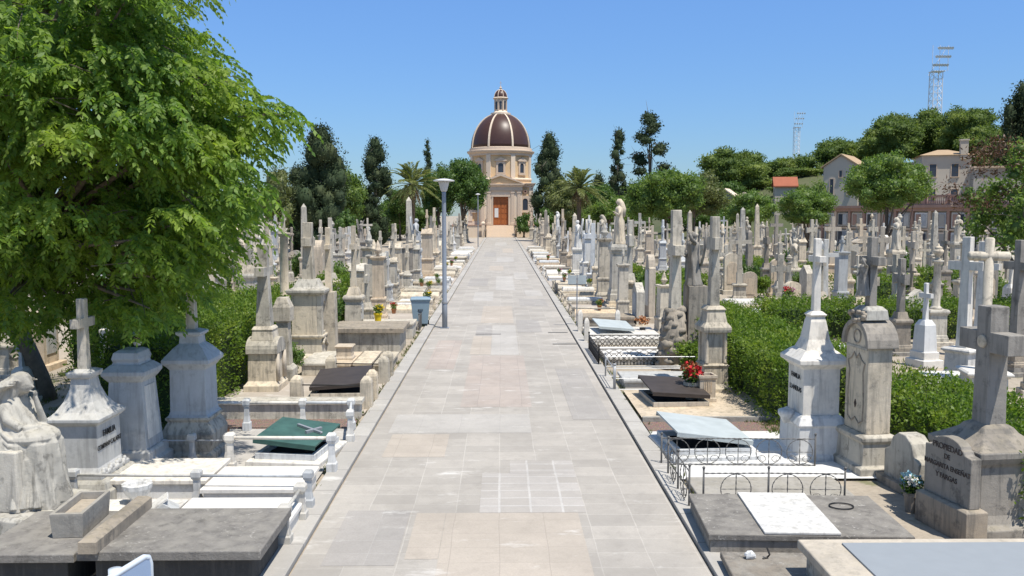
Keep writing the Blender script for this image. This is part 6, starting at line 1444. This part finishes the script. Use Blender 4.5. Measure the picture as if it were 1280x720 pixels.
for side, k, x0 in rows:
    y = max(33.0 if k == 0 else 20.0, x0 / .60); ymax = {0: 153, 1: 112, 2: 112}.get(k, 100) if side > 0 else (140 if k == 0 else 84)
    if side > 0: ymax = min(ymax, 150 if k == 0 else 116 - k * 2)
    n = 0; sd = 'right' if side > 0 else 'left'
    step = 1.75 if k == 0 else 1.85 + .16 * k
    while y < ymax:
        yy = y + rr.uniform(-.35, .35); xx = side * (x0 + rr.uniform(-.3, .3)); y += step * (1 + (yy > 90) * .35)
        kind, mat = pick(KW), pick(MW); h = HT[kind] * rr.uniform(.78, 1.22)
        if k == 0 and rr.random() < .3: h *= 1.12
        face = -side * 90 if k in (0, 1, 3, 5, 7) else side * 90
        if rr.random() < (.12 if k == 0 else .42): face = rr.choice([0, 0, 12, -14])
        if yy < 36 and k: kind = {'angel': 'cross', 'statue': 'stele', 'obelisk': 'small', 'rock': 'cross', 'tallcross': 'cross', 'shrine': 'stele'}.get(kind, kind); h = min(h, HT[kind]) * .92
        if not free(xx, yy): continue
        n += 1; vr = rr.randrange(3); short = GEN[kind][3]; near = yy < 46
        row = {0: f'path row on the {sd}', 1: f'second row {sd} of path', 2: f'third row {sd} of path', 3: f'fourth row {sd} of path', 4: f'fifth row {sd} of path'}.get(k, f'{ordw(k + 1)} row {sd} of path')
        if yy < 80:
            head = {'cross': 'cross', 'tallcross': 'tall cross', 'obelisk': 'obelisk', 'column': 'column', 'shrine': 'niche shrine', 'stele': 'headstone', 'statue': 'statue', 'angel': 'angel', 'pillar': 'pillar', 'rock': 'rock cross', 'small': 'small cross'}[kind]
            lab = f'{COLN[mat]} {head}, {ordw(n)} back in the {row}'; grp = 'monuments of the ' + row
        else:
            lab = f'far {COLN[mat]} {short} among graves {sd} of path'; grp = f'far {mat} {kind} {sd}'.replace('_', ' ')
        place(kind, vr + (10 if yy > 80 else 0), (xx, yy, 0), h, R(face), mat, lab, grp, near if near else (yy < 60))
        OCC.append((xx, yy))
        if yy < 95 and rr.random() < (.22 if k == 0 else .3):
            bush_copy(xx + side * rr.uniform(.5, .8), yy + rr.uniform(.5, .9), rr.uniform(.7, 1.5), f'small green bush behind the {ordw(n)} monument of the {row}', 'small bushes among the monuments')
        # a slab in front
        lim = 105 if k == 0 else 44
        if yy < lim and rr.random() < (.95 if k == 0 else .5):
            hh = rr.uniform(.5, 1.5); sm = rr.choice(['limestone', 'limestone_grey', 'limestone', 'marble_white', 'sandstone', 'limestone_dark', 'marble_clean', 'limestone'])
            sx = -1 if face * side < 0 or abs(face) < 20 else 1
            tx = side * (4.0 if k == 0 else x0 + sx * 1.75)
            place_tomb(rr.randrange(6), (tx, yy, 0), R(90), sm, f'{COLN[sm]} slab before the {ordw(n)} monument of the {row}', 'grave slabs of the ' + row, (rr.uniform(.85, 1.15), .86, hh))
            if k == 0 and yy < 75 and rr.random() < .4:
                c = rr.choice([['flower_red', 'flower_white'], ['flower_yellow'], ['flower_pink', 'flower_white'], ['flower_white'], ['flower_dry']])
                bouquet((tx + rr.uniform(-.5, .6), yy + rr.uniform(-.3, .3), .38 * hh), f'{c[0][7:]} flowers on the slab before the {ordw(n)} monument, {sd} path row', c, .17, rr.choice(['terracotta', 'limestone_grey', 'marble_white']), .2, .1, seed=200 + n)
            if k == 0 and yy < 90 and rr.random() < .4:
                q = rr.random(); x1, x2 = side * 2.98, side * 5.0; ya, yb = yy - .95, yy + .95
                lb = f'the {ordw(n)} plot of the {row}'
                if q < .4: iron_fence([(x1, ya), (x1, yb)] , .6, 'dark iron fence closing ' + lb, rr.choice(['iron', 'iron_silver', 'iron_old']), style=rr.choice([0, 1, 2]))
                else: railing([(x2, ya), (x1, ya), (x1, yb)], rr.uniform(.5, .7), 'stone posts and rails round ' + lb, rr.choice(['limestone', 'marble_white', 'limestone_grey']), rails=(.85,), pw=.14, rr=.025)
for sd in (-1, 1):
    flat('grave_terrace', min(sd * 2.9, sd * 6.2), 31.5, max(sd * 2.9, sd * 6.2), 152, .05, 'paving_tan')
# grass tufts at hedge feet and along edges
rng = np.random.default_rng(9); P = []
for (x0, x1, y0, y1, n) in [(5.2, 7.2, 16.6, 18.2, 500), (4.9, 5.6, 17.5, 21, 260), (-8.5, -6.1, 16.8, 18, 300), (-2.98, -2.86, 12, 50, 160), (2.86, 2.98, 12, 50, 160), (8.5, 12, 14, 30, 1200), (-12, -8.5, 14, 24, 500), (6.4, 9.2, 17, 34, 800)]:
    P.append(np.stack([rng.uniform(x0, x1, n), rng.uniform(y0, y1, n), np.full(n, .0)], 1))
P = np.concatenate(P); P = np.repeat(P, 5, 0) + rng.normal(size=(len(P) * 5, 3)) * (.03, .03, 0)
v, f = cards(P, rng.uniform(.06, .16, len(P)), rng, .2, (0, 0, 1.6), .03); tag(npmesh(v, f, 'grass', 'leaf_grass'), 'short weeds and grass between the plots', kind='stuff')
